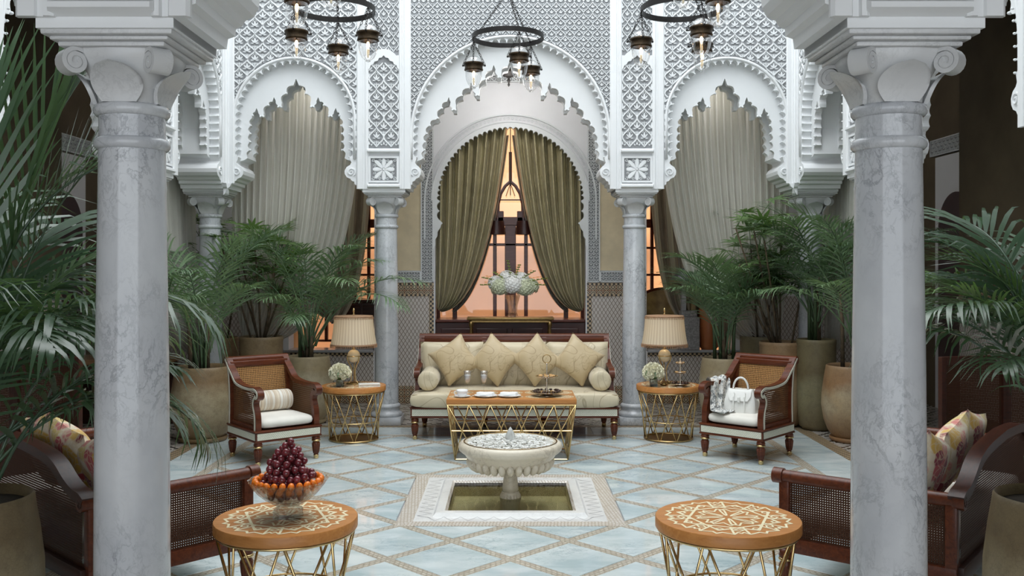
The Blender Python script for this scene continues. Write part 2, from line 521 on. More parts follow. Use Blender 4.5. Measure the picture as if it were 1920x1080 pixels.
def damask():
    for nm, sc_, c1, c2, ink in (('damask', 2.6, (.57, .49, .33), (.66, .58, .42), (.33, .26, .15)), ('damask_gold', 3.2, (.48, .37, .21), (.57, .455, .28), (.30, .21, .10))):
        t = NT(nm)
        v = t.coord('Object', (1, 1, .55), (0, .5, 0)); o = t.coord('Object')
        big = t.noise(v, sc_, 1, .4, .6)
        ln = t.ramp(t.math('ABSOLUTE', t.math('SUBTRACT', t.math('FRACT', t.math('MULTIPLY', big, 10.0)), .5)), [(.0, 1.0), (.06, 0.0)])
        curl = t.noise(o, 9, 2, .5, 1.2)
        cl = t.ramp(t.math('ABSOLUTE', t.math('SUBTRACT', t.math('FRACT', t.math('MULTIPLY', curl, 5.0)), .5)), [(.0, 1.0), (.14, 0.0)])
        msk = t.ramp(t.noise(o, 2.8, 2), [(.54, 0.0), (.58, 1.0)])
        c = t.mix(t.ramp(t.noise(o, 4, 3), [(.3, 0.0), (.7, 1.0)]), c1, c2)
        c = t.mix(t.math('MULTIPLY', ln, .85), c, ink)
        c = t.mix(t.math('MULTIPLY', t.math('MULTIPLY', cl, msk), .5), c, ink)
        t.p(col=c, rough=.45, sheen=.3); t.bump(t.noise(o, 120, 2), .18, .004); M[nm] = t.m
    t = NT('floral')
    v = t.coord('Object')
    vo = t.n('TexVoronoi', feature='F1'); nz = t.n('TexNoise'); t.l(v, nz.inputs['Vector']); nz.inputs['Scale'].default_value = 9
    wv = t.n('VectorMath', operation='MULTIPLY_ADD'); t.l(nz.outputs['Color'], wv.inputs[0]); wv.inputs[1].default_value = (.12, .12, .12); t.l(v, wv.inputs[2])
    t.l(wv.outputs[0], vo.inputs['Vector']); vo.inputs['Scale'].default_value = 8.5
    hue = t.sep(vo.outputs['Color'])[0]
    pal = t.ramp(hue, [(.0, (.55, .09, .10)), (.28, (.72, .30, .24)), (.45, (.72, .45, .10)), (.6, (.30, .035, .06)), (.78, (.66, .50, .16)), (.95, (.60, .17, .15))], 'CONSTANT')
    blob = t.ramp(vo.outputs['Distance'], [(.62, 1.0), (.72, 0.0)])
    edge = t.ramp(t.vor(wv.outputs[0], 22), [(.03, 1.0), (.10, 0.0)])
    c = t.mix(blob, (.80, .70, .54), pal)
    c = t.mix(t.math('MULTIPLY', edge, .65), c, (.74, .60, .40))
    t.p(col=c, rough=.7, sheen=.2); t.bump(t.noise(v, 110, 2), .15, .004); M['floral'] = t.m
    t = NT('bolster_stripe')
    v = t.coord('Object'); x, y, z = t.sep(v)
    cb = t.n('CombineXYZ'); t.l(x, cb.inputs[0])
    st = t.noise(cb.outputs[0], 26, 3, .6)
    t.p(col=t.ramp(st, [(.3, (.76, .71, .60)), (.44, (.78, .76, .70)), (.52, (.52, .40, .26)), (.56, (.74, .70, .62)), (.66, (.66, .50, .30)), (.72, (.80, .78, .72))]), rough=.7)
    t.bump(t.noise(v, 120, 2), .15, .004); M['bolster_stripe'] = t.m
    t = NT('scarf')
    v = t.coord('Object')
    b = t.noise(v, 22, 3, .6, 1.5)
    t.p(col=t.ramp(b, [(.32, (.06, .065, .07)), (.45, (.34, .35, .34)), (.54, (.80, .80, .77)), (.62, (.72, .71, .66)), (.68, (.45, .26, .10)), (.75, (.78, .77, .73))]), rough=.5)
    M['scarf'] = t.m
    t = NT('bone_tile')
    br = t.n('TexBrick'); t.l(t.coord('UV'), br.inputs['Vector']); br.offset = .5
    br.inputs['Color1'].default_value = (.70, .71, .58, 1); br.inputs['Color2'].default_value = (.77, .76, .65, 1); br.inputs['Mortar'].default_value = (.38, .37, .29, 1)
    br.inputs['Scale'].default_value = 1; br.inputs['Mortar Size'].default_value = .0012; br.inputs['Brick Width'].default_value = .02; br.inputs['Row Height'].default_value = .0115
    t.p(col=br.outputs[0], rough=.35); M['bone_tile'] = t.m
damask()

def leafmat(name, c1, c2, rough=.38):
    t = NT(name)
    oi = t.n('ObjectInfo'); v = t.coord('Object')
    f = t.math('ADD', t.math('MULTIPLY', oi.outputs['Random'], .6), t.math('MULTIPLY', t.noise(v, 3), .4))
    c = t.mix(f, c1, c2)
    t.p(col=c, rough=rough, spec=.6)
    tr = t.n('BsdfTranslucent'); t.l(t.mix(.5, c, (.16, .30, .03)), tr.inputs[0])
    ms = t.n('MixShader'); ms.inputs[0].default_value = .22
    t.l(t.b.outputs[0], ms.inputs[1]); t.l(tr.outputs[0], ms.inputs[2]); t.l(ms.outputs[0], t.out.inputs[0])
    M[name] = t.m
leafmat('leaf_kentia', (.07, .13, .075), (.20, .30, .145), .28)
leafmat('leaf_lady', (.07, .135, .05), (.21, .33, .11), .26)
leafmat('leaf_dark', (.03, .065, .038), (.085, .145, .08), .26)
leafmat('leaf_bright', (.055, .12, .05), (.15, .26, .07))

def potmat(name, c1, c2, c3):
    t = NT(name)
    v = t.coord()
    x, y, z = t.sep(v)
    g = t.noise(v, 3.5, 6, .65)
    c = t.mix(t.ramp(g, [(.35, 0.0), (.62, 1.0)]), c1, c3)
    # browner glaze runs near the shoulder and the foot
    zz = t.math('ADD', z, t.math('MULTIPLY', t.math('SUBTRACT', t.noise(v, 2.5, 5, .6), .5), .35))
    c = t.mix(t.ramp(zz, [(.0, .85), (.16, .55), (.30, .0), (.46, .0), (.60, .8), (.80, .55)]), c, c2)
    c = t.mix(t.math('MULTIPLY', t.ramp(t.noise(v, 14, 4, .7), [(.45, 0.0), (.7, 1.0)]), .45), c, tuple(q * .6 for q in c2))
    ed = t.vor(v, 62)
    c = t.mix(t.math('MULTIPLY', t.ramp(ed, [(.0, 1.0), (.07, 0.0)]), .28), c, tuple(q * .4 for q in c2))
    t.p(col=c, rough=.5); t.bump(ed, .12, .004); M[name] = t.m
potmat('pot_glaze', (.39, .315, .19), (.19, .10, .032), (.46, .39, .255))
potmat('pot_pale', (.45, .385, .265), (.33, .25, .13), (.50, .44, .32))
potmat('pot_olive', (.22, .19, .10), (.14, .10, .045), (.26, .235, .14))
potmat('pot_rust', (.40, .28, .15), (.25, .115, .04), (.45, .37, .24))
potmat('pot_dark', (.21, .165, .09), (.12, .08, .035), (.25, .20, .12))

def glass(name, col=(1, 1, 1), rough=.0, ior=1.45):
    t = NT(name); t.p(col=col, rough=rough, trans=1.0, ior=ior); M[name] = t.m
glass('glass'); glass('glass_dark', (.25, .32, .33), .02)
def thin_glass():
    t = NT('thin_glass')
    g = t.n('BsdfGlossy'); g.inputs['Roughness'].default_value = .02
    tr = t.n('BsdfTransparent'); fr = t.n('LayerWeight'); fr.inputs[0].default_value = .3
    ms = t.n('MixShader'); t.l(t.ramp(fr.outputs['Facing'], [(.0, .05), (1.0, .75)]), ms.inputs[0])
    t.l(tr.outputs[0], ms.inputs[1]); t.l(g.outputs[0], ms.inputs[2]); t.l(ms.outputs[0], t.out.inputs[0]); M['thin_glass'] = t.m
thin_glass()
def crystal():
    t = NT('crystal'); t.p(col=(.97, .98, .98), rough=.02, trans=1.0, ior=1.45)
    tr = t.n('BsdfTransparent'); tr.inputs[0].default_value = (.93, .94, .94, 1); ms = t.n('MixShader'); ms.inputs[0].default_value = .58
    t.l(t.b.outputs[0], ms.inputs[1]); t.l(tr.outputs[0], ms.inputs[2]); t.l(ms.outputs[0], t.out.inputs[0]); M['crystal'] = t.m
crystal()
def water():
    t = NT('water'); v = t.coord()
    g = t.n('BsdfGlossy'); g.inputs['Roughness'].default_value = .03
    tr = t.n('BsdfTransparent'); tr.inputs[0].default_value = (.93, .94, .84, 1)
    fr = t.n('Fresnel'); fr.inputs[0].default_value = 1.16
    bp = t.n('Bump'); bp.inputs['Strength'].default_value = .08; bp.inputs['Distance'].default_value = .01; t.l(t.noise(v, 14, 2), bp.inputs['Height'])
    t.l(bp.outputs[0], g.inputs['Normal']); t.l(bp.outputs[0], fr.inputs['Normal'])
    ms = t.n('MixShader'); t.l(fr.outputs[0], ms.inputs[0])
    t.l(tr.outputs[0], ms.inputs[1]); t.l(g.outputs[0], ms.inputs[2]); t.l(ms.outputs[0], t.out.inputs[0]); M['water'] = t.m
    t = NT('water_jet'); t.p(col=(.82, .84, .82), rough=.15, trans=.55, ior=1.2); M['water_jet'] = t.m
water()
def bulb():
    t = NT('bulb'); t.p(col=(1, .9, .7), emit=(1.0, .62, .26), estr=14.0); M['bulb'] = t.m
    t = NT('shade_silk'); x, y, z = t.sep(t.coord('UV'))
    w = t.math('PINGPONG', t.math('MULTIPLY', x, 84.0), 1.0)
    t.p(col=t.mix(w, (.52, .44, .32), (.76, .70, .57)), rough=.7)
    tr = t.n('BsdfTranslucent'); tr.inputs[0].default_value = (.8, .68, .48, 1); ms = t.n('MixShader'); ms.inputs[0].default_value = .3
    t.l(t.b.outputs[0], ms.inputs[1]); t.l(tr.outputs[0], ms.inputs[2]); t.l(ms.outputs[0], t.out.inputs[0]); M['shade_silk'] = t.m
bulb()
# ------------------------------------------------------------------ the court: four arcaded plaster walls
ZB, ZT = 2.57, 9.0          # underside of the impost blocks, top of the walls
FX, FYB, FYN = 3.13, 10.22, 3.19   # court faces: sides, far wall, and the face of the near arcade towards the viewer
CX, CYF, CYN = 3.36, 10.45, 3.42   # column rows
SY0, SY1 = 5.42, 8.42       # columns of the side arcades
def lobes(seq):
    """outline from corner points; a point flagged 1 is reached by an arc that swells outwards"""
    out = [seq[0][:2]]
    for p, q in zip(seq, seq[1:]):
        if len(q) > 2:
            dx, dz = q[0] - p[0], q[1] - p[1]; L = math.hypot(dx, dz)
            nx, nz = -dz / L, dx / L
            for k in range(1, 6):
                t = k / 6; o = q[2] * .30 * L * math.sin(pi * t)
                out.append((p[0] + dx * t + nx * o, p[1] + dz * t + nz * o))
        out.append(q[:2])
    return out
WIDE = lobes([(-.965, 2.95), (-.948, 3.04, 1), (-.945, 3.13, 1), (-.925, 3.22, 1), (-.888, 3.31, 1), (-.825, 3.375, 1), (-.80, 3.40), (-.755, 3.50, 1), (-.70, 3.575, 1), (-.683, 3.625), (-.662, 3.57), (-.648, 3.505, -.6), (-.643, 3.485), (-.606, 3.485), (-.60, 3.53),
        (-.535, 3.64, 1), (-.455, 3.725, 1), (-.435, 3.785), (-.412, 3.73), (-.388, 3.665, -.6), (-.382, 3.645), (-.346, 3.645), (-.34, 3.69), (-.275, 3.82, 1), (-.205, 3.92, 1), (-.185, 3.98), (-.165, 3.93), (-.145, 3.865, -.6), (-.139, 3.845), (-.103, 3.845), (-.097, 3.89), (-.03, 3.965, 1), (0, 4.04)])
WKNOB = [(-.643, 3.48), (-.606, 3.48), (-.382, 3.64), (-.346, 3.64), (-.139, 3.84), (-.103, 3.84), (-.948, 3.04), (-.945, 3.13), (-.925, 3.22), (-.888, 3.31), (-.80, 3.39), (-.755, 3.50), (-.535, 3.64), (-.275, 3.82)]
NARROW = lobes([(-.537, 2.96), (-.508, 3.04, 1), (-.508, 3.13, 1), (-.505, 3.22, 1), (-.50, 3.31, 1), (-.488, 3.39, 1), (-.478, 3.425), (-.455, 3.46, 1), (-.438, 3.505), (-.418, 3.46), (-.403, 3.43, -.6), (-.396, 3.415), (-.362, 3.415), (-.356, 3.45), (-.305, 3.535, 1), (-.262, 3.575, 1), (-.245, 3.625), (-.224, 3.58), (-.204, 3.535, -.6), (-.198, 3.52), (-.164, 3.52), (-.158, 3.56), (-.105, 3.665, 1), (-.03, 3.755, 1), (0, 3.83)])
NKNOB = [(-.396, 3.41), (-.362, 3.41), (-.198, 3.515), (-.164, 3.515), (-.508, 3.04), (-.508, 3.13), (-.505, 3.22), (-.50, 3.31), (-.478, 3.42), (-.305, 3.535), (-.105, 3.665)]
CORB = [(0, 2.57), (0, 2.60), (.22, 2.60), (.25, 2.64), (.40, 2.65), (.42, 2.68), (.55, 2.69), (.62, 2.712), (.80, 2.728), (.90, 2.76), (.92, 2.80), (.82, 2.84), (.64, 2.865), (.57, 2.89), (.62, 2.915), (.85, 2.93), (1.0, 2.95)]

def half_open(kind, Rr, p, grow=0.0):
    """left half of the opening outline from the block's underside to the apex; p = distance of the pier centre"""
    src, ref = (WIDE, 1.085) if kind == 'w' else (NARROW, .666)
    k = Rr / ref
    lob = [(u * k, z) for (u, z) in src]
    u0, u1 = -p + .235, lob[0][0]
    cor = [(u0 + (u1 - u0) * t, z) for (t, z) in CORB]
    if grow:
        lob = [(-(abs(u) + grow * (1 if z < 3.3 else .6)), z + grow * 1.0 * max(0, min(1, (z - 3.0) / .5))) for (u, z) in
               [(lob[0][0], 2.95), (lob[0][0] * .99, 3.2), (lob[0][0] * .9, 3.42), (lob[0][0] * .62, 3.66), (lob[0][0] * .35, 3.84), (0, src[-1][1] + .02)]]
        lob[-1] = (0, lob[-1][1])
    return cor + lob[1:]
def opening(kind, Rr, pl, pr, grow=0.0):
    a = half_open(kind, Rr, pl, grow); b = half_open(kind, Rr, pr, grow)
    return a + [(-u, z) for (u, z) in reversed(b[:-1])]
def scallop_path(Rr, zc, depth=.062, amp=.042, pitch=.082):
    """fringe of little round cusps just inside the outer moulding"""
    Ri = Rr - depth
    half = pi * Ri / 2; leg = zc - 2.95; tot = 2 * (half + leg)
    n = round(tot / pitch); n += (n + 1) % 2
    out = []
    m = n * 7
    for i in range(m + 1):
        s_ = tot * i / m
        ph = (i % 7) / 7
        o = amp * (math.sin(pi * ph) ** .6 if 0 < ph < 1 else 0)
        if s_ < leg: p, nn = (-Ri, 2.95 + s_), (-1, 0)
        elif s_ < leg + 2 * half:
            a = pi - (s_ - leg) / Ri
            p, nn = (Ri * math.cos(a), zc + Ri * math.sin(a)), (math.cos(a), math.sin(a))
        else: p, nn = (Ri, zc - (s_ - leg - 2 * half)), (1, 0)
        out.append((p[0] + nn[0] * o, p[1] + nn[1] * o))
    return out

def ribbons(mb, lines, y0, keep):
    """raised carved bands: lines = [(points, width, height)] in (x,z); keep(x,z) clips"""
    for pts, w, h in lines:
        n = len(pts)
        vs_, ok = [], []
        for i in range(n):
            a = pts[max(i - 1, 0)]; b = pts[min(i + 1, n - 1)]
            dx, dz = b[0] - a[0], b[1] - a[1]; L = math.hypot(dx, dz) or 1
            nx, nz = -dz / L, dx / L
            x, z = pts[i]
            ww = w * (.45 if (i in (0, n - 1)) else 1)
            ok.append(keep(x, z))
            vs_ += [(x - nx * ww * .5, y0, z - nz * ww * .5), (x - nx * ww * .3, y0 - h, z - nz * ww * .3), (x + nx * ww * .3, y0 - h, z + nz * ww * .3), (x + nx * ww * .5, y0, z + nz * ww * .5)]
        fs = []
        for i in range(n - 1):
            if ok[i] and ok[i + 1]:
                for k in range(3): fs.append((4 * i + k, 4 * i + k + 1, 4 * i + k + 5, 4 * i + k + 4))
        if fs: mb.add(vs_, fs)
def spiral(cx, cz, r0, r1, a0, turns, n):
    return [(cx + (r0 + (r1 - r0) * i / n) * math.cos(a0 + turns * 2 * pi * i / n), cz + (r0 + (r1 - r0) * i / n) * math.sin(a0 + turns * 2 * pi * i / n)) for i in range(n + 1)]
def ogee(w, h, n=8):
    """one wavy diamond outline around 0,0"""
    def side(s):
        return [(s * w / 2 * (.5 - .5 * math.cos(2 * pi * t)) ** .8 * (1.0), -h / 2 + h * t) for t in [i / n for i in range(n + 1)]]
    return side(-1), side(1)
def cell_lines(w, h, full):
    l, r = ogee(w, h)
    L = [(l, w * .11, .014), (r, w * .11, .014)]
    s = 1
    def lf(a, r0, r1, wd):   # a leaf
        c, s_ = math.cos(a), math.sin(a)
        return ([(w * r0 * c, h * (r0 * s_ - .06)), (w * (r0 + r1) / 2 * c, h * ((r0 + r1) / 2 * s_ - .06)), (w * r1 * c, h * (r1 * s_ - .06))], w * wd, .012)
    L += [lf(pi / 2, .02, .34, .15), lf(pi / 2 + .75, .06, .32, .12), lf(pi / 2 - .75, .06, .32, .12)]
    if full:
        L += [lf(pi / 2 + 1.5, .06, .26, .1), lf(pi / 2 - 1.5, .06, .26, .1)]
        L += [(spiral(-w * .13, -h * .24, .0, w * .075, 0, 1.1, 7), w * .05, .010), (spiral(w * .13, -h * .24, .0, w * .075, pi, -1.1, 7), w * .05, .010)]
        L += [([(0, -h * .42), (0, -h * .3), (0, -h * .18)], w * .09, .010), ([(-w * .16, h * .2), (-w * .08, h * .3), (0, h * .40)], w * .05, .01), ([(w * .16, h * .2), (w * .08, h * .3), (0, h * .40)], w * .05, .01)]
    else:
        L += [([(-w * .2, -h * .12), (-w * .1, -h * .24), (0, -h * .18), (w * .1, -h * .24), (w * .2, -h * .12)], w * .07, .010)]
    return L
def carve(mb, x0, x1, z0, z1, w, h, y0, keep, full, nx=None):
    nx = nx or max(1, round((x1 - x0) / w)); w = (x1 - x0) / nx
    nz = int((z1 - z0) / h) + 1
    base = cell_lines(w, h, full)
    inner = base[2:]
    def kp(x, z): return x0 <= x <= x1 and z0 <= z <= z1 and keep(x, z)
    for j in range(-1, nz + 1):
        for i in range(-1, nx + 1):
            for q, (ox, oz) in enumerate(((.5, .5), (1.0, 1.0))):
                cx, cz = x0 + (i + ox) * w, z0 + (j + oz) * h
                if not any(kp(cx + a * w * .5, cz + b * h * .5) for a in (-1, 0, 1) for b in (-1, 0, 1)): continue
                src = base if q == 0 else inner
                ribbons(mb, [([(cx + px, cz + pz) for (px, pz) in pts], wd, ht) for pts, wd, ht in src], y0, kp)
    return mb

bay_cache = {}
def bay(root, c, kind, Rr, zc, pl, pr, hw, detail=True):
    """one arch bay of an arcade; root: the wall; c: bay centre along the wall"""
    key = (kind, round(Rr, 3), round(pl, 3), round(pr, 3), detail)
    if key not in bay_cache:
        D = {}
        op = opening(kind, Rr, pl, pr)
        top = [(pr, ZB), (pr, ZT), (-pl, ZT), (-pl, ZB)]
        D['lambrequin'] = MB().prism(op + top, .10, .17).mesh('lambrequin', M['plaster'])
        gr = opening(kind, Rr, pl, pr, .07)
        D['soffit'] = MB().prism(gr + top, .17, .36).mesh('soffit', M['plaster'])
        D['lambrequin_rear'] = MB().prism(op + top, .36, .46).mesh('lambrequin_rear', M['plaster'])
        sp = scallop_path(Rr, zc)
        a = half_open(kind, Rr, pl)[:14]; b = half_open(kind, Rr, pr)[:14]
        out = a + sp + [(-u, z) for (u, z) in reversed(b)] + top
        D['spandrel'] = MB().prism(out, 0, .10).mesh('spandrel', M['plaster'])
        rim = [(-Rr, 2.93)] + [(-Rr, zc - .06)] + arc((0, zc), Rr, 180, 0, 40) + [(Rr, zc - .06), (Rr, 2.93)]
        mb = MB().tube([(u, -.004, z) for (u, z) in rim], .017, 8)
        rim2 = [(u * (Rr - .062) / Rr, zc + (z - zc) * (Rr - .062) / Rr) if z > zc else (u * (Rr - .062) / Rr, z) for (u, z) in rim]
        D['arch_moulding'] = mb.mesh('arch_moulding', M['plaster'], True)
        # little drop beads along the points of the fringe
        mb = MB()
        for i in range(0, len(sp), 7):
            mb.ell((sp[i][0], -.004, sp[i][1]), .009, .012, .009, nu=6, nv=4)
        kn, kr = (WKNOB, Rr / 1.085) if kind == 'w' else (NKNOB, Rr / .666)
        for (u, z) in kn:
            for s_ in (-1, 1): mb.ell((s_ * u * kr, .10, z), .013, .02, .013, nu=6, nv=4)
        D['fringe_bead'] = mb.mesh('fringe_bead', M['plaster'], True)
        mb = MB()
        for s_, p in ((-1, pl), (1, pr)):
            u1 = (WIDE if kind == 'w' else NARROW)[0][0] * Rr / (1.085 if kind == 'w' else .666)
            u0 = -p + .235
            cu = u0 + (u1 - u0) * .58
            pts = spiral(cu, 2.785, .006, .05, .4, 1.6, 22)
            ribbons(mb, [([(-s_ * x, z) for x, z in pts] if s_ > 0 else pts, .016, .014)], .0, lambda x, z: True)
        D['corbel_scroll'] = mb.mesh('corbel_scroll', M['plaster'])
        if detail:
            g = [(-hw, 3.0), (-Rr - .012, 3.0)] + [(-Rr - .012, zc)] + arc((0, zc), Rr + .012, 180, 0, 32)[1:-1] + [(Rr + .012, zc), (Rr + .012, 3.0), (hw, 3.0), (hw, 4.95), (-hw, 4.95)]
            D['carved_ground'] = MB().prism(g, -.003, .02).mesh('carved_ground', M['plaster_ground_shade'])
            def keep(x, z):
                return (z > zc and x * x + (z - zc) ** 2 > (Rr + .014) ** 2) or (z <= zc and abs(x) > Rr + .014)
            mb = MB()
            if kind == 'w': carve(mb, -hw, hw, 3.0, 4.95, .098, .122, -.003, keep, False)
            else: carve(mb, -hw, hw, 3.0, 4.95, .165, .185, -.003, keep, True)
            D['carved_relief'] = mb.mesh('carved_relief', M['plaster'])
        bay_cache[key] = D
    for nm, me in bay_cache[key].items():
        o = put(nm, me, root, (c, 0, 0))
        if nm in ('fringe_bead', 'carved_relief', 'corbel_scroll'): o['kind'] = 'stuff'

def pier_meshes():
    D = {}
    mb = MB()
    for s_ in (-1, 1):      # upright mouldings either side
        prof = [(.165, .0), (.165, -.022), (.178, -.034), (.196, -.034), (.202, -.02), (.222, -.02), (.228, -.03), (.285, -.03), (.297, -.018), (.297, .0)]
        pts = [(s_ * a, b) for a, b in prof]
        mb.prism(pts, 2.60, ZT, 'z')
    D['upright_moulding'] = mb.mesh('upright_moulding', M['plaster'])
    D['impost_block'] = MB().box(-.235, .235, -.006, .466, 2.565, 2.95).mesh('impost_block', M['plaster'])
    def sillbar(z0, z1, w, d):
        q = (z1 - z0) * .35
        mb = MB()
        vs_ = [(-w, 0, z0), (w, 0, z0), (w, 0, z1), (-w, 0, z1), (-w + q, -d, z0 + q), (w - q, -d, z0 + q), (w - q, -d, z1 - q), (-w + q, -d, z1 - q)]
        mb.add(vs_, [(4, 5, 6, 7), (0, 1, 5, 4), (1, 2, 6, 5), (2, 3, 7, 6), (3, 0, 4, 7)]); return mb
    D['sill_moulding'] = sillbar(2.60, 2.665, .195, .055).mesh('sill_moulding', M['plaster'])
    D['upper_moulding'] = sillbar(2.985, 3.045, .195, .055).mesh('upper_moulding', M['plaster'])
    fr = MB()
    o, i_ = .165, .142
    for (x0, x1, z0, z1) in ((-o, -i_, 2.67, 2.955), (i_, o, 2.67, 2.955), (-i_, i_, 2.67, 2.69), (-i_, i_, 2.935, 2.955)): fr.box(x0, x1, -.03, 0, z0, z1)
    D['rosette_frame'] = fr.mesh('rosette_frame', M['plaster'])
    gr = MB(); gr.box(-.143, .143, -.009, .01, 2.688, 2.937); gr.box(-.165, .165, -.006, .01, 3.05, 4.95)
    D['carved_ground'] = gr.mesh('carved_ground', M['plaster_ground_shade'])
    mb = MB(); L = []
    for k in range(8):
        a = k * pi / 4
        c_, s_ = math.cos(a), math.sin(a)
        r1 = .118 if k % 2 == 0 else .135
        L.append(([(.018 * c_, 2.813 + .018 * s_), (r1 * .55 * c_, 2.813 + r1 * .55 * s_), (r1 * .85 * c_, 2.813 + r1 * .85 * s_), (r1 * c_, 2.813 + r1 * s_)], .05, .016))
        L.append((spiral(.105 * math.cos(a + .39), 2.813 + .105 * math.sin(a + .39), .003, .018, a, 1.2, 7), .008, .012))
    for sx in (-1, 1):
        for sz in (-1, 1):
            L.append((spiral(sx * .118, 2.813 + sz * .1, .003, .022, 0, 1.3, 8), .009, .012))
    ribbons(mb, L, -.009, lambda x, z: abs(x) < .143 and 2.688 < z < 2.937)
    mb.ell((0, -.012, 2.813), .02, .014, .02, nu=10, nv=6)
    carve(mb, -.16, .16, 3.06, 3.98, .16, .21, -.006, lambda x, z: True, True, 2)
    carve(mb, -.16, .16, 4.10, 4.95, .16, .16, -.006, lambda x, z: True, False, 3)
    D['carved_relief'] = mb.mesh('carved_relief', M['plaster'])
    na = [(-.168, 3.9), (-.15, 3.92), (-.14, 3.95), (-.115, 3.96), (-.10, 3.99), (-.065, 4.0), (-.05, 4.03), (-.02, 4.035), (0, 4.06)]
    na = na + [(-x, z) for x, z in reversed(na[:-1])]
    out = na + [(.168, 4.06)] + arc((0, 3.96), .168, 35, 145, 12) + [(-.168, 4.06)]
    D['niche_head'] = MB().prism(out, -.028, 0).mesh('niche_head', M['plaster'])
    return D
PIER = pier_meshes()
def pier(root, c, rot=0, y=0):
    for nm, me in PIER.items():
        o = put(nm, me, root, (c, y, 0), (0, 0, rot))
        if nm == 'carved_relief': o['kind'] = 'stuff'
def corner_trim(root, c, s):
    """moulded strip where two arcades meet"""
    mb = MB()
    prof = [(0, 0), (0, -.05), (.02, -.05), (.028, -.04), (.05, -.04), (.058, -.028), (.10, -.028), (.112, -.016), (.112, 0)]
    mb.prism([(c - s * (a), b) for a, b in prof], 2.66, ZT, 'z')
    mb.prism([(c, 2.66), (c - s * .09, 2.66), (c - s * .07, 2.62), (c - s * .04, 2.60), (c - s * .02, 2.55), (c, 2.53)], -.045, .0, 'y')
    mb.build('corner_strip', M['plaster'], root)

def arcade(name, loc, rz, bays, piers, corners, detail):
    w = tag(empty(name, loc, rz), kind='structure')
    for b in bays: bay(w, *b, detail=detail)
    for p in piers: pier(w, p)
    for (c, s) in corners: corner_trim(w, c, s)
    return w
NB = (-2.37, 'n', .666, 3.368, CX - 2.37, 2.37 - 1.385, .682)
NB2 = (2.37, 'n', .666, 3.368, 2.37 - 1.385, CX - 2.37, .682)
WB = (0, 'w', 1.085, 3.187, 1.385, 1.385, 1.10)
wall_back = arcade('wall_back', (0, FYB, 0), 0, [NB, WB, NB2], [-1.385, 1.385], [(-FX, -1), (FX, 1)], True)
ym = (SY0 + SY1) / 2
def side_bays(s):
    # local x runs along +y for the left wall (s=1) and along -y for the right wall (s=-1)
    cf = 9.39; cn = 4.24
    far = (s * (cf - ym), 'n', .666, 3.368) + ((cf - SY1, CYF - cf) if s > 0 else (CYF - cf, cf - SY1)) + (.69,)
    near = (s * (cn - ym), 'n', .666, 3.368) + ((cn - CYN, SY0 - cn) if s > 0 else (SY0 - cn, cn - CYN)) + (.69,)
    big = (0, 'w', 1.20, 3.09, ym - SY0, SY1 - ym, 1.215)
    return [far, big, near]
for nm, s in (('wall_left', 1), ('wall_right', -1)):
    w = arcade(nm, (-s * FX, ym, 0), s * pi / 2, side_bays(s), [SY1 - ym if s > 0 else ym - SY1, SY0 - ym if s > 0 else ym - SY0], [(s * (FYB - ym), s)], True)
wall_near = arcade('wall_near', (0, FYN, 0), 0, [WB], [-1.385, 1.385], [], False)
mb = MB()
for s in (-1, 1):
    a, b = sorted((s * 1.385, s * 1.62)); mb.box(a, b, 0, .46, 2.95, ZT)
    a, b = sorted((s * 1.62, s * 3.6)); mb.box(a, b, 0, .46, 4.2, ZT)
mb.build('lintel', M['plaster'], wall_near)

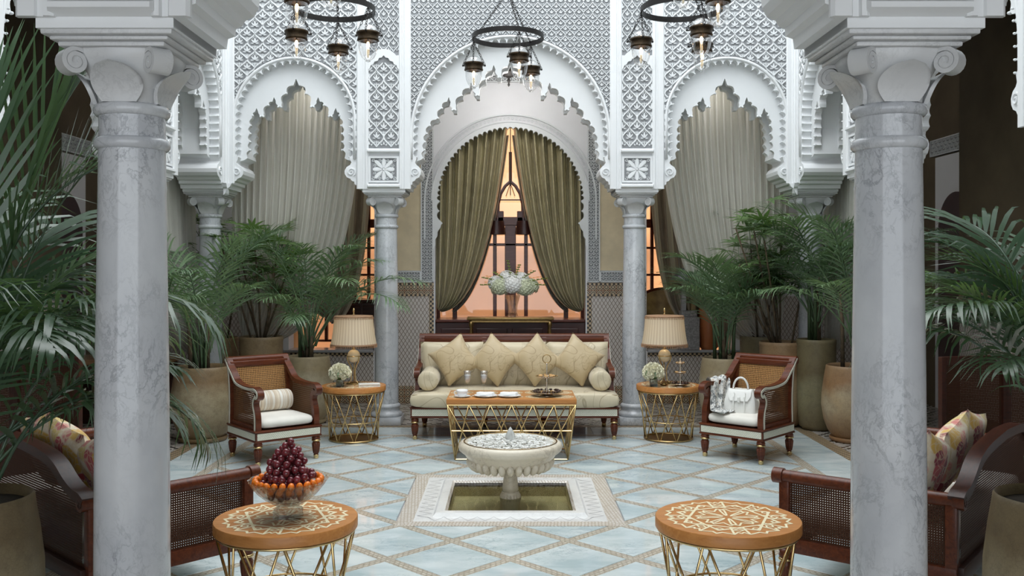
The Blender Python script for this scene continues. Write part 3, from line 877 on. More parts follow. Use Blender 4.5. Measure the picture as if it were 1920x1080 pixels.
# ------------------------------------------------------------------ marble columns
def column_meshes():
    D = {}
    D['plinth'] = MB().rbox(-.18, .18, -.18, .18, 0, .085, .006).mesh('plinth', M['marble_column'], 40)
    D['base'] = MB().lathe([(.17, .085), (.178, .10), (.178, .115), (.168, .13), (.15, .14), (.142, .155), (.145, .18), (.155, .19), (.156, .205), (.145, .22), (.135, .228)], 40).mesh('base', M['marble_column'], True)
    D['shaft'] = MB().lathe([(.133, .22), (.1325, .5), (.131, .9), (.127, 1.4), (.121, 1.8), (.1155, 2.19), (.1145, 2.31), (.114, 2.34)], 64).mesh('shaft', M['marble_column'], 40)
    for z in (2.195, 2.315):
        D['ring.%d' % (z * 1000)] = MB().lathe([(.112, z - .022), (.123, z - .02), (.131, z - .01), (.1325, z), (.131, z + .01), (.123, z + .02), (.112, z + .022)], 48).mesh('ring', M['marble_column'], True)
    mb = MB()
    def bell(u, v):
        a = 2 * pi * u; z = 2.33 + .19 * v
        r = .113 + .02 * v + .09 * v ** 3
        k = v ** 2 * .75
        q = max(abs(math.cos(a)), abs(math.sin(a)))
        r = r * (1 - k) + k * (.165 / q * .92)
        return (r * math.cos(a), r * math.sin(a), z)
    mb.grid(bell, 48, 10, True)
    D['capital'] = mb.mesh('capital', M['marble_capital'], True)
    mb = MB()
    for (h, z0, z1) in ((.185, 2.515, 2.533), (.205, 2.533, 2.548), (.226, 2.548, 2.572)): mb.rbox(-h, h, -h, h, z0, z1, .006)
    D['abacus'] = mb.mesh('abacus', M['marble_capital'], 40)
    mb = MB()   # tongue leaf on one face
    def leaf(u, v):
        t = (u - .5) * 2
        wv = .092 * math.sqrt(max(0, 1 - ((v - .5) / .5) ** 2)) if v > .5 else .092 * (.66 + .34 * math.sin(pi / 2 * v / .5))
        wv = max(wv, .004)
        a = t * wv
        rr = .119 + .02 * v + .075 * v ** 3 - .35 * a * a
        return (a, -rr, 2.335 + .128 * v)
    mb.grid(leaf, 10, 12)
    n0 = len(mb.v)
    mb.grid(lambda u, v: (lambda p: (p[0] * .93, p[1] + .016, p[2] - .003))(leaf(u, v)), 10, 12)
    for i in range(12):
        for k in (0, 10):
            a, b = i * 11 + k, (i + 1) * 11 + k
            mb.f.append((a, b, b + n0, a + n0))
    for k in range(10):
        a = 12 * 11 + k; mb.f.append((a, a + 1, a + 1 + n0, a + n0))
    D['leaf'] = mb.mesh('leaf', M['marble_capital'], 60)
    mb = MB()   # corner stalk curling into a volute
    path = catmull([(-.118, 2.39), (-.128, 2.43), (-.15, 2.47), (-.18, 2.502), (-.212, 2.511)], 4)[:-1]
    c = (-.212, 2.466)
    path += [(c[0] - (.044 - .034 * t) * math.sin(t * 1.9 * 2 * pi), c[1] + (.044 - .034 * t) * math.cos(t * 1.9 * 2 * pi)) for t in [i / 34 for i in range(35)]]
    th = [.015] * len(path)
    mb.sweep(path, .07, th)
    mb.tube([(-.031, c[0], c[1]), (.031, c[0], c[1])], .036, 14)
    D['volute'] = mb.mesh('volute', M['marble_capital'], 50)
    return D
CM = column_meshes()
def column(x, y, label, group=None):
    c = thing('marble_column', label, 'column', (x, y, 0), 0, group)
    for nm, me in CM.items():
        if nm == 'leaf' or nm == 'volute': continue
        o = put(nm.split('.')[0], me, c)
        if nm == 'capital': cap = o
    for k in range(4):
        put('leaf', CM['leaf'], cap, None, (0, 0, k * pi / 2))
        put('volute', CM['volute'], cap, None, (0, 0, k * pi / 2 + pi / 4))
    return c
G = 'marble columns carrying the court arcades'
column(-1.385, CYN, 'large polished grey marble column in front of the floral sofa by the fruit bowl', G)
column(1.385, CYN, 'large polished grey marble column near the empty inlaid round table', G)
column(-1.385, CYF, 'slim pale marble column behind the side table with the white book', G)
column(1.385, CYF, 'slim pale marble column behind the side table with the tiered sweet stand', G)
column(-CX, CYF, 'marble corner column half hidden by palms behind the armchair with striped bolster', G)
column(CX, CYF, 'marble corner column rising behind the tall olive planter', G)
column(-CX, SY1, 'marble side column hidden behind the large foreground column by the fruit bowl', G)
column(CX, SY1, 'marble side column whose plinth shows beside the rust-brown crackled pot', G)
column(-CX, SY0, 'marble side column behind the dark cane sofa nearest the fruit bowl', G)
column(CX, SY0, 'marble side column behind the dark cane sofa nearest the empty round table', G)
# ------------------------------------------------------------------ floor of the court
LT = .3725; Y0 = 5.59
I1, J0, J1 = 7, -4, 11
XA, YA, YB = I1 * LT, Y0 + J0 * LT, Y0 + J1 * LT
PX, PY0, PY1 = 2 * LT, Y0 + 2 * LT, Y0 + 6 * LT      # the pool square
floor = MB().box(-8, 8, -4, 12.9, -.30, -.28).build('floor', M['black_tile'])
tag(floor, kind='structure')
bed = MB()
for (x0, x1, y0, y1) in ((-3.1, 3.1, 3.6, PY0 + .08), (-3.1, 3.1, PY1 - .08, 10.25), (-3.1, -PX + .08, PY0 + .08, PY1 - .08), (PX - .08, 3.1, PY0 + .08, PY1 - .08)): bed.box(x0, x1, y0, y1, -.05, -.008)
bed.build('mortar_bed', M['stone_ledge'], floor)
def clip(poly, nx, ny, d):
    """keep nx*x+ny*y <= d"""
    out = []
    for i in range(len(poly)):
        p, q = poly[i], poly[(i + 1) % len(poly)]
        a, b = nx * p[0] + ny * p[1] - d, nx * q[0] + ny * q[1] - d
        if a <= 1e-9: out.append(p)
        if a * b < -1e-12:
            t = a / (a - b); out.append((p[0] + (q[0] - p[0]) * t, p[1] + (q[1] - p[1]) * t))
    return out
half_t = LT - .052
tile_cache = {}
for i in range(-I1, I1 + 1):
    for j in range(J0, J1 + 1):
        if (i + j) % 2 == 0: continue
        x, y = i * LT, Y0 + j * LT
        if abs(x) < PX - .01 and PY0 + .01 < y < PY1 - .01: continue
        poly = [(half_t, 0), (0, half_t), (-half_t, 0), (0, -half_t)]
        e = .045
        key = ''
        if i == I1: poly = clip(poly, 1, 0, -e); key += 'r'
        if i == -I1: poly = clip(poly, -1, 0, -e); key += 'l'
        if j == J1: poly = clip(poly, 0, 1, -e); key += 't'
        if j == J0: poly = clip(poly, 0, -1, -e); key += 'b'
        if PY0 + .01 < y < PY1 - .01:
            if abs(x - PX) < .01: poly = clip(poly, -1, 0, -e); key += 'pr'
            if abs(x + PX) < .01: poly = clip(poly, 1, 0, -e); key += 'pl'
        if abs(x) < PX - .01:
            if abs(y - PY0) < .01: poly = clip(poly, 0, 1, -e); key += 'pb'
            if abs(y - PY1) < .01: poly = clip(poly, 0, -1, -e); key += 'pt'
        if len(poly) < 3: continue
        if key not in tile_cache:
            cx = sum(p[0] for p in poly) / len(poly); cy = sum(p[1] for p in poly) / len(poly)
            n = len(poly); sh = [(cx + (p[0] - cx) * .992, cy + (p[1] - cy) * .992) for p in poly]
            vs_ = [(p[0], p[1], -.02) for p in poly] + [(p[0], p[1], -.0015) for p in poly] + [(p[0], p[1], 0) for p in sh]
            fs = [tuple(2 * n + k for k in range(n))]
            for a in range(2): fs += [(a * n + k, a * n + (k + 1) % n, (a + 1) * n + (k + 1) % n, (a + 1) * n + k) for k in range(n)]
            tile_cache[key] = MB().add(vs_, fs).mesh('marble_tile', M['marble_floor'])
        put('marble_tile', tile_cache[key], floor, (x, y, 0))
def strip(p, q, w, z):
    a, b = Vector((p[0], p[1], 0)), Vector((q[0], q[1], 0))
    d = b - a; L = d.length; d.normalize(); n = Vector((-d.y, d.x, 0)) * w / 2
    k = max(1, round(L / .5268))
    mb = MB()
    vs_ = [a - n, b - n, b + n, a + n]
    mb.add([(v.x, v.y, z) for v in vs_] + [(v.x, v.y, -.02) for v in vs_], [(0, 1, 2, 3), (0, 4, 5, 1), (3, 2, 6, 7)], [(0, -w / 2), (L, -w / 2), (L, w / 2), (0, w / 2)] * 2)
    return mb.build('mosaic_strip', M['mosaic_strip'], floor)
SW = .068
for sgn in (1, -1):
    for c in range(-30, 40, 2):
        # lattice line: i = t, j = c' + sgn*t ; walk over nodes
        run = []
        pts = []
        for i in range(-I1, I1 + 1):
            j = c + sgn * i
            inside = J0 <= j <= J1
            pts.append((i, j) if inside else None)
        segs = []; cur = None
        for a, b in zip(pts, pts[1:]):
            ok = a is not None and b is not None
            if ok:
                mx, my = (a[0] + b[0]) / 2, (a[1] + b[1]) / 2
                if abs(mx) < 2 and 2 < my < 6: ok = False
            if ok:
                cur = [cur[0], b] if cur else [a, b]
            elif cur: segs.append(cur); cur = None
        if cur: segs.append(cur)
        for a, b in segs:
            strip((a[0] * LT, Y0 + a[1] * LT), (b[0] * LT, Y0 + b[1] * LT), SW, -.002 if sgn > 0 else -.0012)
for (p, q) in (((-XA, YA), (-XA, YB)), ((XA, YA), (XA, YB)), ((-XA, YA), (XA, YA)), ((-XA, YB), (XA, YB))): strip(p, q, .085, -.0004)
# plain marble slabs around the lattice, the checkered edge and the gallery mosaic
for (x0, x1, y0, y1, n, ax) in ((-3.06, -XA - .045, 3.62, 10.2, 9, 1), (XA + .045, 3.06, 3.62, 10.2, 9, 1), (-XA + .0, XA - .0, YB + .045, 10.16, 6, 0), (-XA, XA, 3.62, YA - .045, 6, 0)):
    for k in range(n):
        if ax: MB().rbox(x0, x1, y0 + (y1 - y0) * k / n + .001, y0 + (y1 - y0) * (k + 1) / n - .001, -.02, 0, .001, 1).build('marble_slab', M['marble_floor'], floor)
        else: MB().rbox(x0 + (x1 - x0) * k / n + .001, x0 + (x1 - x0) * (k + 1) / n - .001, y0, y1, -.02, 0, .001, 1).build('marble_slab', M['marble_floor'], floor)
def flat(name, x0, x1, y0, y1, z, mat, parent, vert=False):
    mb = MB()
    mb.add([(x0, y0, z), (x1, y0, z), (x1, y1, z), (x0, y1, z)], [(0, 1, 2, 3)], [(x0, y0), (x1, y0), (x1, y1), (x0, y1)])
    return mb.build(name, M[mat], parent)
for (x0, x1, y0, y1) in ((-3.2, -3.06, 3.6, 10.34), (3.06, 3.2, 3.6, 10.34), (-3.06, 3.06, 10.16, 10.30)): flat('checker_edge', x0, x1, y0, y1, -.001, 'tile_check', floor)
for (x0, x1, y0, y1) in ((-7, -3.2, -4, 12.6), (3.2, 7, -4, 12.6), (-3.2, 3.2, 10.30, 12.6), (-3.2, 3.2, -4, 3.62)): flat('gallery_paving', x0, x1, y0, y1, -.003, 'gallery_mosaic', floor)

# ------------------------------------------------------------------ sunken pool and fountain
pool = thing('sunken_pool', 'square sunken water basin with white marble rim set in the floor below the fountain', 'pool', (0, Y0 + 4 * LT, 0))
def ring(name, a, b, z0, z1, mat, n=4):
    for k in range(4):
        mb = MB()
        vs_ = [(-a, -a, z0), (a, -a, z0), (b, -b, z1), (-b, -b, z1)]
        c = (z0 + z1) / 2
        mb.add(vs_ + [(x, y, z - .03) for x, y, z in vs_], [(0, 1, 2, 3), (0, 4, 5, 1), (3, 2, 6, 7)], [(x, y) for x, y, z in vs_] * 2)
        mb.build(name, M[mat], pool, None, None, (0, 0, k * pi / 2))
ring('mosaic_border', PX + .035, PX - .075, -.0002, -.0002, 'mosaic_light')
ring('marble_border', PX - .075, .545, -.0005, -.0005, 'marble_white')
ring('rim_outer', .545, .525, .0, .022, 'marble_white'); ring('rim_top', .525, .465, .022, .022, 'marble_white'); ring('rim_inner', .465, .448, .022, .005, 'mosaic_light')
mb = MB()
for k in range(4):
    a = k * pi / 2; rot = Matrix.Rotation(a, 4, 'Z'); i0 = len(mb.v)
    mb.add([(-.448, -.448, .005), (.448, -.448, .005), (.448, -.448, -.2), (-.448, -.448, -.2)], [(3, 2, 1, 0)]); mb.xf(rot, i0)
mb.add([(-.448, -.448, -.10), (.448, -.448, -.10), (.448, .448, -.10), (-.448, .448, -.10)], [(0, 1, 2, 3)])
mb.build('basin', M['pool_mosaic'], pool)
MB().add([(-.449, -.449, .003), (.449, -.449, .003), (.449, .449, .003), (-.449, .449, .003)], [(0, 1, 2, 3)]).build('water', M['water'], pool)
mb = MB()
for k in range(4):      # incised zig-zag lines on the border
    rot = Matrix.Rotation(k * pi / 2, 4, 'Z')
    for m in range(10):
        x = -.58 + m * .116
        for (p, q) in (((x, -.555), (x + .058, -.655)), ((x + .058, -.655), (x + .116, -.555))):
            i0 = len(mb.v); dx, dy = q[0] - p[0], q[1] - p[1]; L = math.hypot(dx, dy); nx, ny = -dy / L * .0022, dx / L * .0022
            mb.add([(p[0] + nx, p[1] + ny, .0004), (p[0] - nx, p[1] - ny, .0004), (q[0] - nx, q[1] - ny, .0004), (q[0] + nx, q[1] + ny, .0004)], [(0, 1, 2, 3)]); mb.xf(rot, i0)
tag(mb.build('incised_lines', M['stone_ledge'], pool), kind='stuff')

fo = thing('fountain', 'cream marble pedestal fountain with a gadrooned bowl of floating white blossoms', 'fountain', (0, Y0 + 4 * LT, 0))
MB().lathe([(.075, -.16), (.078, -.03), (.078, .0), (.074, .02), (.068, .04), (.064, .05)], 28).build('pedestal_foot', M['marble_fountain'], fo, True)
mb = MB()
for k in range(20):
    a = 2 * pi * k / 20
    mb.ell((.07 * math.cos(a), .07 * math.sin(a), .0), .011, .011, .032, nu=8, nv=6)
mb.build('foot_fluting', M['marble_fountain'], fo, True)
MB().lathe([(.062, .045), (.060, .08), (.054, .14), (.050, .19), (.052, .21), (.07, .215)], 28).build('pedestal', M['marble_fountain'], fo, True)
prof = [(.05, .205), (.14, .21), (.23, .235), (.30, .275), (.335, .315), (.35, .34), (.37, .352), (.388, .368), (.394, .39), (.388, .412), (.372, .425), (.35, .43), (.343, .424), (.338, .415), (.31, .40), (.2, .36), (.0, .35)]
bowl = MB().lathe(prof, 72, cap=False).build('bowl', M['marble_fountain'], fo, True)
MB().lathe([(.352, .4285), (.356, .4315), (.349, .433), (.345, .4295)], 72, cap=False).build('rim_line', M['brass_old'], fo, True)
for k in range(30):
    a = 2 * pi * (k + .5) / 30
    g = MB().ell((0, 0, 0), .034, .0275, .054, nu=10, nv=8)
    g.xf(Matrix.Rotation(R(38), 4, 'Y'))
    if k == 0: gme = g.mesh('gadroon', M['marble_fountain'], True)
    put('gadroon', gme, bowl, (.293 * math.cos(a), .293 * math.sin(a), .262), (0, 0, a))
MB().lathe([(.001, .392), (.325, .392)], 48, cap=False).build('water', M['water'], fo)
MB().lathe([(.03, .40), (.038, .425), (.039, .45), (.033, .48), (.022, .505), (.010, .525), (.003, .535)], 20).build('water_jet', M['water_jet'], fo, True)
def blossom():
    mb = MB()
    for ring_, (n, r, tilt, s) in enumerate(((5, .018, .10, .024), (4, .008, .30, .015))):
        for k in range(n):
            a = 2 * pi * k / n + ring_ * .6
            i0 = len(mb.v)
            mb.grid(lambda u, v: ((u - .5) * 2 * s * math.sin(pi * min(.97, max(.12, v))) ** .7, s * (v - .2) * 1.3, .010 * (u - .5) ** 2 * 4 + .006 * v), 4, 3)
            mb.xf(Matrix.Rotation(a, 4, 'Z') @ Matrix.Translation((0, r * .5, .002 + ring_ * .003)) @ Matrix.Rotation(tilt, 4, 'X'), i0)
    return mb.mesh('blossom', M['rose_white'], True)
blo = blossom()
rng = random.Random(3)
pts = []
for _ in range(9000):
    r = .315 * math.sqrt(rng.random()); a = rng.random() * 2 * pi
    p = (r * math.cos(a), r * math.sin(a))
    if r < .055 or any((p[0] - q[0]) ** 2 + (p[1] - q[1]) ** 2 < .042 ** 2 for q in pts): continue
    pts.append(p)
mb = MB()
for k in range(1500):
    r = .33 * math.sqrt(rng.random()); a = rng.random() * 2 * pi; s_ = rng.uniform(.009, .016)
    i0 = len(mb.v)
    mb.add([(-s_, 0, 0), (0, -s_ * .7, .002), (s_ * 1.1, 0, .003), (0, s_ * .7, .002)], [(0, 1, 2, 3)])
    mb.xf(Matrix.Translation((r * math.cos(a), Y0 + 4 * LT + r * math.sin(a), .400 + rng.random() * .006 + .016 * (1 - r * r / .11))) @ Matrix.Rotation(rng.random() * 6.3, 4, 'Z') @ Matrix.Rotation(rng.uniform(-.25, .25), 4, 'X'), i0)
tag(mb.build('scattered_petals', M['rose_white']), 'loose white petals covering the water of the fountain bowl', 'petals', kind='stuff')
for p in pts:
    o = put('white_blossom', blo, None, (p[0], Y0 + 4 * LT + p[1], .416 + .02 * (1 - (p[0] ** 2 + p[1] ** 2) / .1)), (rng.uniform(-.2, .2), rng.uniform(-.2, .2), rng.random() * 6), rng.uniform(.58, .66))
    tag(o, 'small white blossom floating in the fountain bowl', 'flower', 'white blossoms floating in the fountain bowl')

# ------------------------------------------------------------------ gallery walls, ceiling, garden
GY = 12.0
wb = tag(empty('wall_gallery_back', (0, GY, 0)), kind='structure')
op = [(.97, 0), (.97, 2.60)] + arc((0, 2.60), .97, 0, 180, 40)[1:] + [(-.97, 0)]
MB().prism([(-1.75, 0)] + list(reversed(op)) + [(1.75, 0), (1.75, 4.75), (-1.75, 4.75)], 0, .28).build('wall_panel', M['plaster_grey'], wb)
mb = MB()
for s in (-1, 1):
    a, b = sorted((s * 1.75, s * 2.85))
    mb.box(a, b, 0, .28, 0, .66)
    mb.prism([(a, 3.4)] + [((a + b) / 2 + .75 * math.cos(t), 2.95 + .75 * math.sin(t)) for t in [pi - pi * i / 16 for i in range(17)]] + [(b, 3.4), (b, 4.75), (a, 4.75)] if False else [(a, 3.5), (b, 3.5), (b, 4.75), (a, 4.75)], 0, .28)
    a, b = sorted((s * 2.85, s * 7.0)); mb.box(a, b, 0, .28, 0, 4.75)
mb.build('wall_mass', M['plaster_grey'], wb)
mb = MB()
for s in (-1, 1):
    for xx in (1.62, 2.98):
        a, b = sorted((s * xx, s * (xx + .06))); mb.box(a, b, .28, 1.25, 0, 3.6)
    a, b = sorted((s * 1.62, s * 3.04)); mb.box(a, b, .28, 1.25, 3.5, 3.6); mb.box(a, b, .28, 1.25, 0, .35)
mb.build('alcove', M['plaster_warm'], wb)
mb = MB()
for s in (-1, 1):
    x0, x1 = sorted((s * 1.70, s * 1.15)); mb.box(x0, x1, -.012, 0, 1.70, 4.7)
mb.build('ochre_panel', M['plaster_warm'], wb)
def vpanel(name, x0, x1, z0, z1, mat, y=-.014, parent=wb):
    mb = MB(); mb.box(x0, x1, y, 0, z0, z1); return mb.build(name, M[mat], parent)
def relief_strip(x0, x1, z0, z1, w, h, parent, y=-.015):
    vpanel('carved_ground', x0, x1, z0, z1, 'plaster_ground_shade', y, parent)
    mb = carve(MB(), x0 + .01, x1 - .01, z0 + .01, z1 - .01, w, h, y, lambda x, z: True, False)
    for (a, b, c, d) in ((x0, x0 + .012, z0, z1), (x1 - .012, x1, z0, z1), (x0, x1, z0, z0 + .012), (x0, x1, z1 - .012, z1)): mb.box(a, b, y - .016, y, c, d)
    tag(mb.build('carved_relief', M['plaster'], parent), kind='stuff')
for s in (-1, 1):
    x0, x1 = sorted((s * 1.15, s * .99)); relief_strip(x0, x1, 1.55, 4.10, .07, .085, wb)
    x0, x1 = sorted((s * 1.74, s * 1.15)); relief_strip(x0, x1, 1.55, 1.695, .07, .07, wb)
    a, b = sorted((s * 1.74, s * .985))
    vpanel('tile_field', a, b, .22, 1.37, 'tile_lattice', -.012)
    vpanel('mosaic_band', a, b, 1.385, 1.53, 'tile_band', -.016)
    vpanel('mosaic_edge', a, b, 1.37, 1.395, 'tile_check', -.02); vpanel('mosaic_edge', a, b, 1.515, 1.545, 'tile_check', -.02)
    a2, b2 = sorted((s * 1.045, s * .985)); vpanel('mosaic_edge', a2, b2, .22, 1.385, 'tile_check', -.018)
    vpanel('mosaic_base', a, b, 0, .22, 'tile_band', -.02)
    a, b = sorted((s * 1.76, s * 3.3))
    vpanel('tile_field', a, b, .22, .60, 'tile_lattice', -.012); vpanel('mosaic_edge', a, b, .60, .645, 'tile_check', -.018); vpanel('mosaic_base', a, b, 0, .22, 'tile_band', -.02)
    MB().rbox(a, b, -.06, .30, .65, .685, .006).build('window_ledge', M['stone_ledge'], wb)
    a, b = sorted((s * 3.3, s * 4.9)); vpanel('tile_field', a, b, .22, 1.37, 'tile_lattice', -.012)
relief_strip(-.99, .99, 4.12, 4.6, .14, .15, wb)
# scalloped fringe of the niche
Rn = .985; pitch = .072
n = int(round(pi * Rn / pitch)); out = []
leg = .16
m = n * 7
inner = []
for i in range(m + 1):
    ph = (i % 7) / 7; o = .035 * (math.sin(pi * ph) ** .6 if 0 < ph < 1 else 0); a = pi - pi * i / m
    inner.append(((Rn - .075 + o) * math.cos(a), 2.60 + (Rn - .075 + o) * math.sin(a)))
legL = []
for i in range(15):
    ph = (i % 7) / 7; o = .035 * (math.sin(pi * ph) ** .6 if 0 < ph < 1 else 0)
    legL.append((-(Rn - .075 + o), 2.35 + .25 * i / 15))
dropL = [(-.985, 1.98), (-.965, 2.02), (-.965, 2.10), (-.94, 2.14), (-.935, 2.2), (-.90, 2.25), (-.89, 2.29), (-.87, 2.31), (-.90, 2.335)]
left = dropL + legL
outl = left + inner + [(-x, z) for x, z in reversed(left)] + [(1.0, 1.98), (1.0, 2.60)] + arc((0, 2.60), 1.02, 0, 180, 32)[1:-1] + [(-1.0, 2.60), (-1.0, 1.98)]
MB().prism(outl, -.02, .06).build('niche_fringe', M['plaster'], wb)
mb = MB(); mb.tube([(x, -.02, z) for x, z in [(-1.10, 2.1)] + arc((0, 2.60), 1.10, 180, 0, 40) + [(1.10, 2.1)]], .012, 6); mb.tube([(x, -.02, z) for x, z in arc((0, 2.60), 1.01, 180, 0, 40)], .012, 6)
L = []
for k in range(64):
    a = pi * (k + .5) / 64
    if abs(1.055 * math.cos(a)) < .98:
        L.append((spiral(1.055 * math.cos(a), 2.6 + 1.055 * math.sin(a), .003, .026, a, 1.3, 8), .01, .012))
ribbons(mb, L, -.0, lambda x, z: True)
tag(mb.build('niche_moulding', M['plaster']), kind=None); nm_ = bpy.data.objects[-1] if False else None
COL.objects['niche_moulding'].parent = wb; COL.objects['niche_moulding']['kind'] = 'stuff'
# window behind the niche
win = tag(empty('window_1', (0, 12.62, 0)), kind='structure')
def bars(o, lst, y0=-.035, y1=.035, name='mullion'):
    for (x0, x1, z0, z1) in lst: MB().rbox(x0, x1, y0, y1, z0, z1, .006, 1).build(name, M['window_wood'], o)
bars(win, [(-.075, .075, 1.0, 2.32), (-.235, -.185, 1.0, 2.22), (.185, .235, 1.0, 2.22), (-.78, -.72, 1.0, 2.9), (.72, .78, 1.0, 2.9), (-.17, -.09, 2.32, 2.5), (.09, .17, 2.32, 2.5), (-1.3, -.95, 1.0, 4.0), (.95, 1.3, 1.0, 4.0)])
bars(win, [(-1.2, 1.2, 2.30, 2.42), (-.95, .95, 2.03, 2.065), (-.95, .95, 1.0, 1.06)], name='transom')
mb = MB()
for s in (-1, 1):
    mb.tube([(s * x, 0, z) for x, z in [(.17, 2.42), (.165, 2.6), (.13, 2.74), (.07, 2.84), (.0, 2.90)]], .022, 6)
mb.tube([(0, 0, 2.9), (0, 0, 3.3)], .022, 6)
mb.build('pointed_head', M['window_wood'], win)
MB().box(-1.2, 1.2, .0, .008, 1.0, 3.6).build('pane', M['thin_glass'], win)
for i, s in enumerate((-1, 1)):
    w2 = tag(empty('window_%d' % (i + 2), (s * 2.3, 13.2, 0)), kind='structure')
    xs = [-.54, -.3, -.1, .1, .3, .54]
    bars(w2, [(x - .022, x + .022, .69, 3.5) for x in xs])
    bars(w2, [(-.56, .56, z, z + .03) for z in (.69, 1.25, 1.62, 2.0)] + [(-.56, .56, 2.3, 2.42)], name='transom')
    MB().box(-.56, .56, .0, .008, .69, 3.5).build('pane', M['thin_glass'], w2)
    mb = MB(); pts = []
    for i_ in range(60): pts.append((random.uniform(-.7, .7), random.uniform(.8, 2.2)))
# dark boarding below the niche window
db = tag(empty('wall_window_seat', (0, 12.1, 0)), kind='structure')
MB().rbox(-.97, .97, 0, .5, 0, 1.03, .01).build('seat_board', M['dark_lacquer'], db)
MB().rbox(-.97, .97, -.03, .5, 1.03, 1.065, .008).build('sill', M['window_wood'], db)
for k in range(4): MB().rbox(-.9 + k * .46, -.5 + k * .46, -.015, .0, .3, .95, .008).build('panel', M['dark_lacquer'], db)
# side galleries
for nm, s in (('wall_gallery_left', -1), ('wall_gallery_right', 1)):
    g = tag(empty(nm, (s * 5.3, 0, 0), -s * pi / 2), kind='structure')
    # local x runs along the wall (towards -s*y ...), local y into the wall
    f = -s   # world y = f * local x ... used to place by depth
    def lx(d): return -s * d if s > 0 else d
    def seg(name, d0, d1, z0, z1, y0, y1, mat):
        a, b = sorted((lx(d0), lx(d1))); MB().box(a, b, y0, y1, z0, z1).build(name, M[mat], g)
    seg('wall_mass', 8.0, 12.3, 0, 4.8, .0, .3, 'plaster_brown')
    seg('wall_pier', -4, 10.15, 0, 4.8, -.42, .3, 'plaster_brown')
    seg('niche_back', 10.35, 11.6, .0, 3.1, -.02, .01, 'plaster_grey')
    a, b = sorted((lx(10.25), lx(11.7)))
    relief_strip(a, b, 3.12, 3.32, .1, .1, g, -.03)
    a, b = sorted((lx(10.25), lx(10.43))); relief_strip(a, b, .9, 3.12, .09, .1, g, -.03)
    a, b = sorted((lx(10.62), lx(11.5)))
    MB().prism([(a, 0), (b, 0), (b, 2.2)] + arc(((a + b) / 2, 2.2), (b - a) / 2, 0, 180, 20)[1:-1] + [(a, 2.2)], -.03, -.02).build('door_leaf', M['dark_lacquer'], g)
    a, b = sorted((lx(7.55), lx(7.75))); vpanel2 = relief_strip(a, b, .9, 3.6, .09, .1, g, -.45)
    a, b = sorted((lx(-3), lx(10.1))); vpanel('tile_field', a, b, .2, 1.4, 'tile_lattice', -.44, g); vpanel('mosaic_band', a, b, 1.4, 1.55, 'tile_band', -.45, g)
cb_ = MB(); cb_.box(-3.6, 3.6, 10.66, 12.6, 4.75, 4.87); tag(cb_.build('ceiling_gallery', M['plaster']), kind='structure')
ce = MB()
for (x0, x1, y0, y1, z) in ((-7, -3.6, 10.66, 12.6, 4.75), (3.6, 7, 10.66, 12.6, 4.75), (-7, 7, -4, 3.21, 4.75), (-7, -3.58, 3.21, 10.66, 4.75), (3.58, 7, 3.21, 10.66, 4.75), (-3.6, 3.6, 3.2, 10.7, 9.0)): ce.box(x0, x1, y0, y1, z, z + .12)  # the slab over the court is added to keep out sun and sky
tag(ce.build('ceiling', M['ceiling_dark']), kind='structure')
gd = MB().box(-12, 12, 16.0, 16.3, -.3, 5.2).build('wall_garden', M['garden_wall']); tag(gd, kind='structure')
tag(MB().box(-12, 12, 12.9, 16.0, -.3, -.02).build('floor_garden', M['garden_ground']), kind='structure')
# ------------------------------------------------------------------ seating
def pillow(w, h, t, seed=0, n=16, pinch=.10, pw=.42):
    """square cushion lying in the xz plane, thickness along y"""
    rg = random.Random(seed); off = Vector((rg.random() * 9, rg.random() * 9, rg.random() * 9))
    mb = MB()
    def fn(sgn):
        def f(u, v):
            a, b = 2 * u - 1, 2 * v - 1
            k = pinch
            x = a * w / 2 * (1 - k * (1 - b * b) * abs(a) ** 2)
            z = b * h / 2 * (1 - k * (1 - a * a) * abs(b) ** 2)
            th = (max(0, (1 - a * a)) * max(0, (1 - b * b))) ** pw
            nz = mnoise.noise(Vector((x * 7, z * 7, sgn * 3)) + off) * .10 + 1
            return (x, sgn * t / 2 * th * nz, z)
        return f
    mb.grid(fn(-1), n, n); mb.grid(fn(1), n, n)
    return mb
def bolster(L, r):
    mb = MB()
    prof = [(.012, -L / 2 + .012), (r * .5, -L / 2 + .004), (r * .86, -L / 2 + .006), (r * .98, -L / 2 + .022), (r, -L / 2 + .05), (r, 0), (r, L / 2 - .05), (r * .98, L / 2 - .022), (r * .86, L / 2 - .006), (r * .5, L / 2 - .004), (.012, L / 2 - .012)]
    mb.lathe(prof, 32)
    return mb.xf(Matrix.Rotation(pi / 2, 4, 'Y'))
def cane_quad(mb, pts, uvs): mb.add(pts, [tuple(range(len(pts)))], uvs)
def leg_meshes(h):
    s = h / .215
    a = MB().lathe([(r, z * s) for r, z in [(.014, .03), (.017, .045), (.021, .08), (.025, .12), (.026, .145), (.02, .158), (.02, .172), (.028, .18), (.030, .19), (.026, .20), (.026, .225)]], 20).mesh('leg', M['mahogany'], True)
    b = MB().lathe([(r, z * s) for r, z in [(.020, .157), (.028, .160), (.031, .167), (.028, .175), (.020, .178)]], 20).mesh('brass_collar', M['brass'], True)
    c = MB().lathe([(r, z * s) for r, z in [(.013, .0), (.017, .003), (.0175, .03), (.0185, .034), (.015, .038)]], 20).mesh('brass_foot', M['brass'], True)
    f = MB()
    for k in range(10):
        q = 2 * pi * k / 10
        f.tube([(r * math.cos(q), r * math.sin(q), z * s) for r, z in [(.0165, .05), (.0215, .085), (.0245, .12), (.0255, .14)]], .0042, 5)
    return a, b, c, f.mesh('fluting', M['mahogany'], True)
LEG = {h: leg_meshes(h) for h in (.215, .225)}
